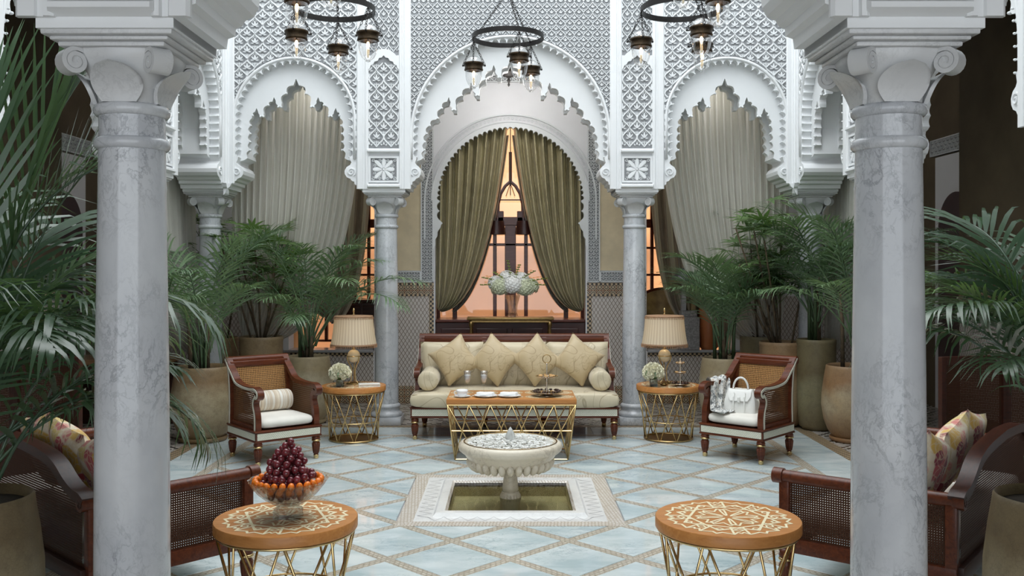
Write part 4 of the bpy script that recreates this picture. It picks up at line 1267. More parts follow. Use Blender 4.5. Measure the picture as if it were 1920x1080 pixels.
def add_legs(t, pts, h):
    for (x, y) in pts:
        o = put('leg', LEG[h][0], t, (x, y, 0)); o.scale = (1.32, 1.32, 1)
        for nm, me in (('brass_collar', LEG[h][1]), ('brass_foot', LEG[h][2]), ('fluting', LEG[h][3])): put(nm, me, o)
def frame_box(t, W, D, z0, z1):
    w, d = W / 2, D / 2
    mb = MB(); mb.rbox(-w, w, -d, d, z0, z1, .004); mb.rbox(-w - .008, w + .008, -d - .008, d + .008, z1, z1 + .018, .007); mb.rbox(-w - .005, w + .005, -d - .005, d + .005, z0 - .006, z0 + .008, .004)
    mb.build('seat_frame', M['mahogany'], t, 40)
    e = .013
    def pan(p, uv): MB().add(p, [(0, 1, 2, 3)], uv).build('bone_inlay', M['bone_tile'], t)
    za, zb = z0 + .014, z1 - .004; q = .002
    pan([(-w + e, -d - q, za), (w - e, -d - q, za), (w - e, -d - q, zb), (-w + e, -d - q, zb)], [(-w, za), (w, za), (w, zb), (-w, zb)])
    pan([(w + q, -d + e, za), (w + q, d - e, za), (w + q, d - e, zb), (w + q, -d + e, zb)], [(-d, za), (d, za), (d, zb), (-d, zb)])
    pan([(-w - q, d - e, za), (-w - q, -d + e, za), (-w - q, -d + e, zb), (-w - q, d - e, zb)], [(-d, za), (d, za), (d, zb), (-d, zb)])
def cane_seat(name, label, cat, loc, rz, W, D, z0, z1, zback, zarm, ncane, lean=.07, af=0.0):
    t = thing(name, label, cat, loc, rz)
    w, d = W / 2, D / 2
    frame_box(t, W, D, z0, z1)
    zt = z1 + .018
    # back: posts, top roll, lower rail, cane
    post = catmull([(d - .03, zt - .02), (d - .035, (zt + zback) / 2 - .05), (d + .0, zback - .10), (d + lean, zback - .01)], 5)
    for s in (-1, 1):
        MB().sweep(post, .055, .05, c=s * (w - .035)).build('back_post', M['mahogany'], t, 50)
    tr = MB(); tr.tube([(-w + .005, d + lean - .004, zback - .025), (w - .005, d + lean - .004, zback - .025)], .037, 14)
    tr.rbox(-w + .03, w - .03, d - .002, d + .035, zback - .085, zback - .03, .006)
    tr.build('top_rail', M['mahogany'], t, 50)
    MB().rbox(-w + .05, w - .05, d - .055, d - .015, zt, zt + .05, .005).build('lower_rail', M['mahogany'], t)
    cb = t
    segs = [(-w + .06 + (W - .12) * k / ncane, -w + .06 + (W - .12) * (k + 1) / ncane) for k in range(ncane)]
    for k, (a, b) in enumerate(segs):
        mb = MB()
        mb.grid(lambda u, v: (lambda z: (a + (b - a) * u, (d - .035 + max(0, (z - (zt + zback) / 2 + .05)) / (zback - (zt + zback) / 2) * .05), z, a + (b - a) * u, z))(zt + .04 + (zback - .07 - zt - .04) * v), 2, 8)
        mb.build('back_cane', M['cane_honey'], t)
        if k: MB().sweep(post, .045, .035, c=a).build('back_stile', M['mahogany'], t, 50)
    # arms
    za = zarm
    e = d - af
    arm = catmull([(d + .01, min(zback - .07, za + .22)), (d - .07, za + .10), (d - .17, za + .025), (0, za), (-e + .17, za - .005), (-e + .06, za + .0), (-e - .004, za - .02), (-e - .015, za - .05), (-e + .012, za - .072), (-e + .035, za - .058)], 5)
    fp = catmull([(-e + .03, za - .05), (-e + .075, za - .095), (-e + .085, za - .14), (-e + .06, za - .20), (-e + .045, za - .26), (-e + .045, zt - .02)], 5)
    for s in (-1, 1):
        x = s * (w - .035)
        MB().sweep(arm, .06, .038, c=x).build('arm_rail', M['mahogany'], t, 50)
        MB().sweep(fp, .05, .05, c=x).build('arm_post', M['mahogany'], t, 50)
        xo = s * (w - .003)
        MB().sweep(arm, .007, .021, c=xo).build('ivory_line', M['ivory'], t, 50)
        MB().sweep([p for p in fp], .007, .018, c=s * (w - .008)).build('ivory_line', M['ivory'], t, 50)
        MB().sweep(post, .007, .017, c=s * (w - .006)).build('ivory_line', M['ivory'], t, 50)
        ar = [p for p in arm if p[0] > -e + .09]
        poly = [(p[0], p[1]) for p in reversed(fp)] + [(p[0], p[1] - .01) for p in reversed(ar)] + [(d - .04, zt)]
        mb = MB(); mb.add([(x, y, z) for y, z in poly], [tuple(range(len(poly)))], [(y, z) for y, z in poly]); mb.build('side_cane', M['cane_side'], t)
        MB().rbox(x - .02, x + .02, -d + .03, d - .02, zt, zt + .035, .004).build('side_rail', M['mahogany'], t)
    return t
# armchairs
def armchair(label, loc, rz):
    t = cane_seat('armchair', label, 'armchair', loc, rz, .63, .63, .215, .292, .90, .67, 1)
    add_legs(t, [(-.28, -.28), (.28, -.28), (-.28, .28), (.28, .28)], .215)
    MB().ell((0, -.02, .362), .262, .285, .052, .22, .55, 32, 10).build('seat_cushion', M['linen'], t, True)
    return t
aL = armchair('cane armchair with a striped bolster, beside the pots near the fruit bowl', (-2.17, 8.57, 0), R(39))
aR = armchair('cane armchair holding the white handbag and scarf', (2.195, 8.65, 0), R(-42))
def on(root, p):
    return root.matrix_basis @ Vector(p)
def place(o, root, p, rx=0, ry=0, rz=0):
    o.location = on(root, p); o.rotation_mode = 'XYZ'
    o.rotation_euler = (Matrix.Rotation(root.rotation_euler.z + rz, 3, 'Z') @ Matrix.Rotation(ry, 3, 'Y') @ Matrix.Rotation(rx, 3, 'X')).to_euler()
    return o
bpy.context.view_layer.update()
bl = bolster(.44, .095)
o = bl.build('bolster_cushion', M['bolster_stripe'], None, 50); place(o, aL, (.0, .125, .508)); tag(o, 'cream and tan striped bolster on the armchair near the fruit bowl', 'cushion')
o = put('bolster_cushion', o.data); place(o, aR, (.0, .125, .508)); tag(o, 'pale striped bolster behind the white handbag', 'cushion')
# sofa
sofa = cane_seat('sofa', 'long mahogany cane sofa with pale gold damask cushions facing the fountain', 'sofa', (.042, 9.84, 0), 0, 2.1, .84, .228, .312, 1.0, .675, 3, .06, .30)
add_legs(sofa, [(-1.01, -.38), (1.01, -.38), (-.98, .37), (.98, .37), (-.32, .37), (.32, .37)], .225)
mb = MB(); mb.ell((0, -.275, .402), 1.058, .195, .082, .10, .38, 56, 12); mb.ell((0, .03, .402), .985, .35, .084, .12, .40, 48, 12); mb.build('seat_cushion', M['damask'], sofa, True)
mb = MB(); mb.tube([(-1.03, -.452, .457), (-.5, -.456, .459), (0, -.457, .459), (.5, -.456, .459), (1.03, -.452, .457)], .006, 6); mb.build('piping', M['damask_gold'], sofa, True)
for k in range(3):
    c = pillow(.68, .50, .20, 11 + k, 16, .02, .28); c.xf(Matrix.Rotation(R(-8), 4, 'X'))
    c.build('back_cushion', M['damask'], sofa, True, (-.675 + k * .675, .235, .69))
labs = ['gold damask cushion standing on its corner beside the bolster, above the teacup', 'gold damask cushion on its corner behind the two wine glasses', 'gold damask cushion on its corner behind the napkin plates', 'gold damask cushion with a rose motif behind the tiered stand']
for k, (x, rr) in enumerate(((-.63, 12), (-.21, -7), (.23, 3), (.67, -9))):
    c = pillow(.42, .42, .21, 30 + k, 20, .12, .40)
    c.xf(Matrix.Rotation(R(-14), 4, 'X') @ Matrix.Rotation(R(45 + rr), 4, 'Y'))
    o = c.build('throw_cushion', M['damask_gold'], None, True, (.042 + x, 9.84 + .035, .765)); tag(o, labs[k], 'cushion', 'gold damask throw cushions on the sofa')
for s, lab in ((-1, 'round damask bolster at the sofa arm near the teacup end'), (1, 'round damask bolster at the sofa arm near the tiered stand end')):
    c = bolster(.56, .105); c.xf(Matrix.Rotation(pi / 2, 4, 'Z'))
    o = c.build('sofa_bolster', M['damask'], None, 50, (.042 + s * .885, 9.78, .585)); tag(o, lab, 'cushion', 'damask bolsters on the sofa')

# low cane sofas in the near corners
def daybed(label, loc, ang, sg):
    t = thing('cane_daybed', label, 'sofa', (*loc, 0), ang)
    L, Dp = 1.9, .89
    def S(mb):     # mirror across the back line when needed
        if sg < 0: mb.v = [(x, -y, z) for x, y, z in mb.v]
        return mb
    def zr(x):
        q = min(x, L - x)
        for (a, za), (b, zb) in zip(PR, PR[1:]):
            if a <= q <= b: return za + (zb - za) * (q - a) / (b - a)
        return PR[-1][1]
    PR = catmull([(-.03, .625), (.02, .645), (.10, .655), (.20, .69), (.32, .75), (.45, .782), (.65, .80), (.95, .812)], 4)
    path = [(x, z) for x, z in PR] + [(L - x, z) for x, z in reversed(PR[:-1])]
    mb = MB().sweep(path, .075, .05); mb.v = [(y, x, z) for x, y, z in mb.v]; S(mb).build('back_rail', M['mahogany_dark'], t, 50)
    n = 24
    mb = MB(); mb.grid(lambda u, v: (lambda x: (x, .0, .29 + (zr(x) - .30) * v, x, .29 + (zr(x) - .30) * v))(.05 + (L - .1) * u), n, 4); S(mb).build('back_cane', M['cane_dark'], t)
    S(MB().rbox(.0, L, -.03, .03, .22, .30, .006)).build('back_lower_rail', M['mahogany_dark'], t, 40)
    S(MB().rbox(0, L, Dp - .06, Dp, .22, .30, .006)).build('front_rail', M['mahogany_dark'], t, 40)
    for x in (.0, L):
        mb = MB().tube([(x, -.03, .62), (x, Dp + .03, .62)], .034, 18)
        S(mb).build('arm_rail', M['mahogany'], t, 50)
        for y in (-.035, Dp - .02):
            e = S(MB().tube([(x, y, .62), (x, y + .055, .62)], .042, 18)).build('rail_end', M['mahogany'], t, 50)
            yy = y - .001 if y < 0 else y + .056
            mb = MB()
            for k in range(8):
                q = k * pi / 4; mb.ell((x + .02 * math.cos(q), yy, .62 + .02 * math.sin(q)), .008, .003, .008, nu=6, nv=4)
            mb.ell((x, yy, .62), .009, .004, .009, nu=8, nv=4)
            S(mb).build('rosette', M['mahogany_dark'], e, True)
        mb = MB(); mb.add([(x, .05, .285), (x, Dp - .05, .285), (x, Dp - .05, .60), (x, .05, .60)], [(0, 1, 2, 3)], [(.05, .285), (Dp - .05, .285), (Dp - .05, .60), (.05, .60)]); S(mb).build('arm_cane', M['cane_dark'], t)
        S(MB().rbox(x - .03, x + .03, .0, Dp, .22, .295, .006)).build('arm_lower_rail', M['mahogany'], t, 40)
        for y in (.025, Dp - .03):
            S(MB().rbox(x - .028, x + .028, y - .028, y + .028, .22, .60, .006)).build('arm_post', M['mahogany'], t, 40)
            o = put('leg', LEG[.225][0], t, (x, sg * y, 0)); o.scale = (1.25, 1.25, 1)
            for nm, me in (('brass_collar', LEG[.225][1]), ('brass_foot', LEG[.225][2]), ('fluting', LEG[.225][3])): put(nm, me, o)
    S(MB().ell((L / 2, Dp / 2, .365), L / 2 - .04, Dp / 2 - .04, .08, .14, .4, 48, 10)).build('seat_cushion', M['linen'], t, True)
    return t
dL = daybed('dark cane sofa with floral cushions, beside the fruit bowl table', (-2.03, 4.47), math.atan2(.685, -.728), -1)
dR = daybed('dark cane sofa with floral cushions, beside the empty inlaid table', (2.157, 4.5), math.atan2(.781, .624), 1)
bpy.context.view_layer.update()
fl = [pillow(.46, .46, .17, 50 + k, 16, .08) for k in range(3)]
flm = [f.mesh('floral_cushion', M['floral'], True) for f in fl]
spec = [(.30, .25, .665, -22, 14), (.66, .22, .69, -18, -8), (1.02, .22, .70, -20, 10)]
for root, sg, where in ((dL, -1, 'sofa beside the fruit bowl'), (dR, 1, 'sofa beside the empty round table')):
    for k, (x, y, z, tilt, roll) in enumerate(spec):
        o = put('floral_cushion', flm[k]); place(o, root, (x, sg * y, z), sg * R(-tilt) * -1 if False else R(tilt) * -sg, R(roll), 0)
        tag(o, 'pink floral cushion, %s on the %s' % (('nearest the scroll', 'middle one', 'farthest back')[k], where), 'cushion', 'floral cushions on the cane sofas')
# handbag and scarf on the armchair
hb = empty('handbag'); tag(hb, 'white leather handbag with top handle on the armchair seat', 'handbag')
place(hb, aR, (-.02, -.085, .408), 0, 0, R(14))
mb = MB()
def bag(u, v):
    a = 2 * pi * u
    def sp(x, q): return math.copysign(abs(x) ** q, x)
    w = .150 - .035 * v + .012 * math.sin(pi * v); dd = .075 - .052 * v + .012 * math.sin(pi * v)
    rip = 1 + .035 * math.sin(a * 9) * v * (1 - v) * 4 * (abs(math.cos(a)) ** 4)
    return (w * sp(math.cos(a), .45) * rip, dd * sp(math.sin(a), .45) * rip, .005 + .205 * v + .01 * math.cos(a) ** 2 * v)
mb.grid(bag, 40, 12, True)
mb.f.append(tuple(reversed(range(40)))); mb.f.append(tuple(range(480, 520)))
mb.build('body', M['leather_white'], hb, 60)
mb = MB(); mb.grid(lambda u, v: (lambda p: (p[0], p[1], p[2]))((-.105 + .21 * u if v < .7 else (-.105 + .21 * u) * (1 - .25 * (v - .7) / .3), .025 - .05 * min(1, v / .3) - .052 * max(0, (v - .3) / .7) ** .8, .214 - .10 * max(0, (v - .3) / .7))), 10, 10); mb.build('flap', M['leather_white'], hb, True)
MB().rbox(-.012, .012, -.088, -.076, .10, .15, .004).build('clasp', M['leather_white'], hb)
mb = MB(); mb.tube([(.068 * math.cos(R(a)), 0, .215 + .105 * math.sin(R(a))) for a in range(0, 181, 12)], .0095, 8); mb.build('handle', M['leather_white'], hb, True)
for s in (-1, 1):
    MB().tube([(s * .068, 0, .205), (s * .068, 0, .228)], .0125, 8).build('handle_ring', M['silver'], hb, True)
    MB().sweep([(.0, .0)] * 1 + [(-.072, .19), (-.085, .14), (-.088, .06), (-.085, .02)][0:0] + [(-.055, .19), (-.074, .15), (-.083, .08), (-.082, .02)], .012, .004, c=s * .05).build('strap', M['leather_white'], hb)
sf = MB()
spine = catmull([(-.37, -.03, .56), (-.345, -.04, .66), (-.30, -.05, .705), (-.25, -.06, .675), (-.235, -.09, .58), (-.22, -.13, .48), (-.19, -.19, .43), (-.12, -.25, .422), (-.05, -.255, .42)], 6)
m = len(spine)
def scf(u, v):
    i = min(m - 1, int(v * (m - 1) + .5)); c = spine[i]
    w = .10 + .05 * math.sin(v * 5) + .05 * v
    a = (u - .5) * 2
    rip = .012 * math.sin(u * 16 + v * 7) + .006 * math.sin(u * 31 + 2)
    return (c[0] + .02 * a * v + rip, c[1] + a * w, c[2] + rip * .8 + .008)
sf.grid(scf, 24, 46)
o = sf.build('silk_scarf', M['scarf'], None, True); place(o, aR, (0, 0, 0)); tag(o, 'grey and white printed silk scarf draped over the armchair arm', 'scarf')
# ------------------------------------------------------------------ tables
def ribbon_flat(mb, pts, w, z, closed=False):
    n = len(pts)
    if closed: pts = pts + [pts[0]]
    for p, q in zip(pts, pts[1:]):
        dx, dy = q[0] - p[0], q[1] - p[1]; L = math.hypot(dx, dy) or 1
        nx, ny = -dy / L * w / 2, dx / L * w / 2; ex, ey = dx / L * w * .3, dy / L * w * .3
        zz = z + 3e-6 * len(mb.f)      # each strip a hair above the last, so crossings lie cleanly
        mb.add([(p[0] - nx - ex, p[1] - ny - ey, zz), (q[0] - nx + ex, q[1] - ny + ey, zz), (q[0] + nx + ex, q[1] + ny + ey, zz), (p[0] + nx - ex, p[1] + ny - ey, zz)], [(0, 1, 2, 3)])
def star_inlay(r, w, z):
    mb = MB()
    P = lambda a, q: (q * math.cos(R(a)), q * math.sin(R(a)))
    o = 0
    # two interlaced large squares, paired bars, kite ring, scalloped outer ring
    for base in (0, 45):
        ribbon_flat(mb, [P(base + 90 * k + 22.5, r * .80) for k in range(4)], w, z, True)
    for k in range(8):
        a = 45 * k
        ribbon_flat(mb, [P(a - 7, r * .16), P(a - 5, r * .42), P(a + 8, r * .50), P(a + 22.5, r * .36)], w * .8, z)
        ribbon_flat(mb, [P(a + 7, r * .16), P(a + 5, r * .42), P(a - 8, r * .50), P(a - 22.5, r * .36)], w * .8, z)
        ribbon_flat(mb, [P(a - 7, r * .16), P(a, r * .09), P(a + 7, r * .16)], w * .8, z)
        ribbon_flat(mb, [P(a + 9, r * .60), P(a + 7, r * .97), P(a + 18, r * .90), P(a + 22.5, r * .98), P(a + 27, r * .90), P(a + 38, r * .97), P(a + 36, r * .60)], w * .9, z)
        ribbon_flat(mb, [P(a - 7, r * .97), P(a - 3, r * .86), P(a, r * .92), P(a + 3, r * .86), P(a + 7, r * .97)], w * .8, z)
        ribbon_flat(mb, [P(a - 6, r * .74), P(a, r * .68), P(a + 6, r * .74), P(a, r * .80)], w * .7, z, True)
        ribbon_flat(mb, [P(a + 22.5 - 5, r * .72), P(a + 22.5, r * .67), P(a + 22.5 + 5, r * .72), P(a + 22.5, r * .77)], w * .7, z, True)
    return mb
def round_table(label, loc, r, h, group):
    t = thing('round_table', label, 'table', loc, 0, group)
    th = .052
    MB().lathe([(r - .004, h - th), (r, h - th + .004), (r, h - .004), (r - .003, h)], 64).build('table_top', M['honey'], t, 40)
    tag(star_inlay(r * .88, .0125, h + .0006).build('star_inlay', M['olive_inlay'], t), kind='stuff')
    def hoop(z, rr, b, name): MB().tube([(rr * math.cos(2 * pi * k / 48), rr * math.sin(2 * pi * k / 48), z) for k in range(48)], b, 8, True).build(name, M['brass'], t, True)
    zt, zb = h - th - .008, .012
    rt, rb = r * .955, r * .755
    hoop(zt, rt, .0075, 'top_hoop'); hoop(zb, rb, .008, 'base_hoop')
    zm = zt + (zb - zt) * .62; rm = rt + (rb - rt) * .62
    hoop(zm, rm * .94, .006, 'middle_hoop')
    MB().lathe([(rb, .003), (rb, .007)], 40).build('base_plate', M['brass_old'], t)
    N = 9
    a0 = 2 * pi / N
    for k in range(N):
        for s in (-1, 1):
            a, b = a0 * k + s * .04, a0 * k + s * a0 * .98
            MB().tube([(rt * math.cos(a), rt * math.sin(a), zt), (rb * math.cos(b), rb * math.sin(b), zb)], .0062, 6).build('rod', M['brass'], t, True)
    return t
HT = .55
rtL = round_table('round star-inlaid table with gold rods carrying the fruit bowl', (-1.073, 4.47, 0), .338, HT, 'gold-rod round tables')
rtR = round_table('empty round star-inlaid table with gold rods beside the cane sofa', (1.04, 4.47, 0), .343, HT, 'gold-rod round tables')
stL = round_table('round side table with gold rods carrying a lamp, book and flowers', (-1.587, 9.46, 0), .322, HT, 'gold-rod round tables')
stR = round_table('round side table with gold rods carrying a lamp and tiered sweet stand', (1.607, 9.5, 0), .322, HT, 'gold-rod round tables')
ct = thing('coffee_table', 'rectangular honey wood coffee table on crossed gold rods before the sofa', 'table', (.01, 8.68, 0))
W2, D2, H2 = .585, .305, .56
MB().rbox(-W2, W2, -D2, D2, H2 - .045, H2, .003).build('table_top', M['honey'], ct, 40)
mb = MB()
for k in range(5):
    x = -W2 + .12 + k * (2 * W2 - .24) / 4
    for q in (0, 1):
        i0 = len(mb.v); sub = star_inlay(.11, .005, H2 + .0006); sub.xf(Matrix.Translation((x, -.14 + .28 * q, 0))); mb.add(sub.v, sub.f)
tag(mb.build('star_inlay', M['olive_inlay'], ct), kind='stuff')
zt, zb = H2 - .052, .008
def rect(w, d, z, b, name): MB().tube([(-w, -d, z), (w, -d, z), (w, d, z), (-w, d, z)], b, 4, True).build(name, M['brass'], ct)
rect(W2 - .008, D2 - .008, zt, .008, 'top_hoop'); rect(W2 - .075, D2 - .06, zb, .007, 'base_hoop'); 
zm = .27; q = (zt - zm) / (zt - zb); rect(W2 - .008 - .067 * q, D2 - .008 - .052 * q, zm, .006, 'middle_hoop')
def tp(x, y, f):   # point on the tapered side at fraction f (0 top .. 1 base)
    return (x * (1 - f * .067 / W2), y * (1 - f * .052 / D2), zt + (zb - zt) * f)
for s in (-1, 1):
    for n_, (L_, horizontal) in ((6, (W2 - .008, True)), (3, (D2 - .008, False))):
        for k in range(n_):
            a, b = -L_ + 2 * L_ * k / n_, -L_ + 2 * L_ * (k + 1) / n_
            for (p, r_) in ((a, (a + b) / 2 + .03), (b, (a + b) / 2 - .03), ((a + b) / 2, b), ((a + b) / 2, a))[:2 if not horizontal else 2]:
                A = tp(p, s * (D2 - .008), 0) if horizontal else tp(s * (W2 - .008), p, 0)
                r_ = max(-L_, min(L_, r_ + (r_ - p) * .9))
                B = tp(r_, s * (D2 - .008), 1) if horizontal else tp(s * (W2 - .008), r_, 1)
                MB().tube([A, B], .006, 6).build('rod', M['brass'], ct, True)
    for s2 in (-1, 1):
        MB().tube([tp(s * (W2 - .008), s2 * (D2 - .008), 0), tp(s * (W2 - .008), s2 * (D2 - .008), 1)], .007, 6).build('rod', M['brass'], ct, True)

# ------------------------------------------------------------------ things on the coffee table
def disc_plate(r, h=.014): return [(r * .55, 0), (r * .6, .002), (r * .92, h * .8), (r, h), (r * .985, h + .002), (r * .9, h * .85), (r * .58, .005), (.001, .005)]
cy = 8.68
sa = MB().lathe(disc_plate(.076), 32, cap=False).build('saucer', M['china'], None, True, (-.44, cy - .17, H2)); tag(sa, 'white saucer under the teacup on the coffee table', 'saucer')
cp = thing('teacup', 'white porcelain teacup on its saucer on the coffee table', 'cup', (-.44, cy - .17, H2 + .0055))
MB().lathe([(.026, 0), (.03, .002), (.044, .02), (.052, .045), (.0545, .062), (.052, .062), (.049, .045), (.04, .02), (.001, .006)], 28, cap=False).build('bowl', M['china'], cp, True)
MB().lathe([(.001, .052), (.05, .052)], 24, cap=False).build('tea', M['china'], cp)
MB().tube([(-.05 + -.0, 0, .05), (-.07, 0, .046), (-.074, 0, .03), (-.062, 0, .018), (-.042, 0, .016)], .004, 6).build('handle', M['china'], cp, True)
def napkin():
    mb = MB()
    def f(u, v):
        x = -.075 + .15 * v; a = u * 2 * pi
        w = .038 - .010 * v; h = .020 * (1 - .25 * v) * (1 + .12 * math.sin(v * 9))
        return (x, w * math.copysign(abs(math.cos(a)) ** .6, math.cos(a)), .022 + h * math.copysign(abs(math.sin(a)) ** .7, math.sin(a)) + .004 * math.sin(a * 3 + v * 6))
    mb.grid(f, 20, 14, True)
    mb.f.append(tuple(reversed(range(20)))); mb.f.append(tuple(range(14 * 20, 15 * 20)))
    return mb
npk = napkin().mesh('napkin', M['napkin'], 60)
for x, lab, lab2 in ((-.225, 'white plate between the teacup and the other plate', 'rolled white napkin on the plate next to the teacup'), (-.01, 'white plate at the middle of the coffee table front', 'rolled white napkin on the middle plate')):
    o = MB().lathe(disc_plate(.108, .017), 36, cap=False).build('plate', M['china'], None, True, (x, cy - .15, H2)); tag(o, lab, 'plate', 'plates on the coffee table')
    o = put('napkin', npk, None, (x, cy - .15, H2 + .004), (0, R(-2), R(-22))); tag(o, lab2, 'napkin', 'rolled napkins on the plates')
sp_ = thing('teaspoon', 'small silver spoon lying between the teacup and plate', 'spoon', (-.345, cy - .10, H2))
MB().ell((0, 0, .006), .018, .012, .004).build('spoon_bowl', M['silver'], sp_, True); MB().tube([(.015, 0, .006), (.05, .005, .009), (.1, .01, .005)], .0025, 6).build('spoon_handle', M['silver'], sp_, True)
for x, lab in ((-.405, 'stemmed wine glass with frosted cut bowl, above the teacup'), (-.25, 'stemmed wine glass with frosted cut bowl, behind the first napkin')):
    g = thing('wine_glass', lab, 'glass', (x, cy + .13, H2), 0, 'wine glasses on the coffee table')
    MB().lathe([(.034, 0), (.034, .002), (.008, .006), (.004, .015), (.0035, .075), (.006, .085), (.001, .086)], 24).build('stem', M['thin_glass'], g, True)
    MB().lathe([(.005, .085), (.020, .10), (.028, .13), (.033, .17), (.0355, .205), (.034, .205), (.0315, .17), (.026, .13), (.018, .104), (.001, .094)], 24, cap=False).build('glass_bowl', M['thin_glass'], g, True)
    MB().lathe([(.0295, .145), (.0338, .168), (.0355, .188), (.0372, .2065)], 24, cap=False).build('cut_band', M['thin_glass'], g, True)
    MB().lathe([(.001, .098), (.0178, .106), (.0255, .13), (.031, .168), (.001, .168)], 24, cap=False).build('ice_fill', M['napkin'], g, True)
def tier_stand(name, label, loc, tiers, hh, ringr):
    t = thing(name, label, 'cake stand', loc)
    MB().lathe([(.075, 0), (.078, .004), (.05, .012), (.012, .02), (.007, .03), (.0065, hh * .35), (.009, hh * .37), (.0065, hh * .4), (.006, hh * .8), (.009, hh * .82), (.004, hh * .84)], 24).build('stem', M['silver'], t, True)
    if ringr: MB().tube([(ringr * math.cos(2 * pi * k / 28), 0, hh * .84 + ringr + ringr * math.sin(2 * pi * k / 28)) for k in range(28)], .004, 8, True).build('ring_handle', M['brass_old'], t, True)
    for (z, r) in tiers:
        MB().lathe([(.008, z), (r * .7, z + .003), (r * .96, z + .012), (r, z + .018), (r * .985, z + .019), (r * .94, z + .013), (r * .7, z + .006), (.008, z + .005)], 40, cap=False).build('tray', M['silver'], t, True)
        if ringr: 
            mb = MB()
            for k in range(24): mb.ell((r * math.cos(k * pi / 12), r * math.sin(k * pi / 12), z + .019), .006, .006, .004, nu=6, nv=4)
            tag(mb.build('tray_beading', M['brass_old'], t, True), kind='stuff')
    return t
ts = tier_stand('cake_stand', 'two-tier silver stand of sweets with ring handle on the coffee table', (.335, cy - .08, H2), [(.022, .148), (.165, .098)], .36, .038)
choc = MB().ell((0, 0, .010), .014, .014, .010, .6, .7, 12, 6).mesh('chocolate', M['chocolate'], True)
macm = MB().ell((0, 0, .009), .017, .017, .009, 1, .6, 12, 6).mesh('biscuit', M['pastry'], True)
rg = random.Random(5)
def sweets(cx, cyy, z, r0, n, me, name, lab, cat, group, sc0=1.0, r1=None):
    for k in range(n):
        a = 2 * pi * k / n + rg.uniform(-.1, .1); rr = r0 if (k % 2 or r1 is None) else r1
        o = put(name, me, None, (cx + rr * math.cos(a), cyy + rr * math.sin(a), z), (0, 0, rg.random() * 6), sc0 * rg.uniform(.9, 1.1)); tag(o, lab, cat, group)
sweets(.335, cy - .08, H2 + .022 + .014, .115, 16, choc, 'chocolate', 'dark chocolate on the lower tray of the coffee table stand', 'chocolate', 'chocolates on the coffee table stand')
sweets(.335, cy - .08, H2 + .022 + .006, .065, 8, macm, 'biscuit', 'small biscuit on the lower tray of the coffee table stand', 'biscuit', 'biscuits on the lower tray')
sweets(.335, cy - .08, H2 + .165 + .008, .06, 7, macm, 'pastry', 'golden pastry on the upper tray of the coffee table stand', 'pastry', 'pastries on the upper tray', 1.15)

# ------------------------------------------------------------------ lamps, flowers and sweets on the side tables
def table_lamp(label, loc):
    t = thing('table_lamp', label, 'lamp', loc, 0, 'table lamps on the side tables')
    MB().lathe([(.075, 0), (.078, .006), (.07, .012), (.02, .02)], 32).build('base', M['brass_old'], t, True)
    for k in range(3):
        a = R(90 + 120 * k)
        pr = catmull([(.055, .012), (.03, .04), (.022, .10), (.02, .14), (.035, .19), (.064, .24), (.071, .285)], 5)
        MB().tube([(r * math.cos(a), r * math.sin(a), z) for r, z in pr], .006, 8).build('support_arm', M['brass'], t, True)
    MB().tube([(.071 * math.cos(2 * pi * k / 32), .071 * math.sin(2 * pi * k / 32), .285) for k in range(32)], .005, 6, True).build('ball_ring', M['brass'], t, True)
    MB().ell((0, 0, .285), .067, .067, .067, nu=28, nv=16).build('alabaster_ball', M['alabaster'], t, True)
    MB().lathe([(.012, .35), (.018, .355), (.012, .37), (.006, .38), (.006, .62)], 16).build('neck', M['brass'], t, True)
    sh = MB()
    N = 168
    def f(u, v):
        a = 2 * pi * u; z = .40 + .29 * v; r = .232 - .037 * v - .012 * math.sin(pi * v) * .5
        r += .0022 * (1 if (round(u * N) % 2) else -1)
        return (r * math.cos(a), r * math.sin(a), z, u, v)
    sh.grid(f, N, 6, True); shade = sh.build('lamp_shade', M['shade_silk'], t, True)
    MB().lathe([(.234, .395), (.238, .40), (.236, .412), (.231, .412)], 48, cap=False).build('lower_trim', M['shade_trim'], shade)
    MB().lathe([(.197, .68), (.199, .692), (.193, .698), (.02, .706), (.001, .706)], 48, cap=False).build('upper_trim', M['shade_trim'], shade)
    mb = MB()
    for k in range(72):
        a = 2 * pi * k / 72; mb.tube([(.236 * math.cos(a), .236 * math.sin(a), .398), (.236 * math.cos(a), .236 * math.sin(a), .376)], .0035, 4)
        mb.tube([(.199 * math.cos(a), .199 * math.sin(a), .684), (.201 * math.cos(a), .201 * math.sin(a), .664)], .003, 4)
    tag(mb.build('fringe', M['shade_trim'], shade), kind='stuff')
    ld = bpy.data.lights.new('lamp_bulb', 'POINT'); ld.energy = .9; ld.color = (1, .78, .5); ld.shadow_soft_size = .03
    lo = bpy.data.objects.new('lamp_bulb', ld); COL.objects.link(lo); lo.parent = t; lo.location = (0, 0, .54)
    MB().lathe([(.006, .70), (.012, .715), (.006, .725), (.01, .74), (.013, .755), (.008, .77), (.002, .778)], 12).build('finial', M['brass'], t, True)
    return t
table_lamp('table lamp with pleated cream shade and alabaster ball beside the white book', (-1.605, 9.56, HT))
table_lamp('table lamp with pleated cream shade and alabaster ball beside the tiered stand', (1.585, 9.60, HT))
def petal_ball(rad, n, me, root, seed, nm='rose', squash=.8, zc=.0, loc0=(0, 0, 0)):
    rg = random.Random(seed)
    for k in range(n):
        zz = 1 - 1.45 * (k + .5) / n; a = k * 2.39996
        q = math.sqrt(max(0, 1 - zz * zz))
        d = Vector((q * math.cos(a), q * math.sin(a), zz * squash))
        o = put(nm, me, root, (loc0[0] + d.x * rad, loc0[1] + d.y * rad, loc0[2] + zc + d.z * rad), d.to_track_quat('Z', 'Y').to_euler(), rg.uniform(.9, 1.15))
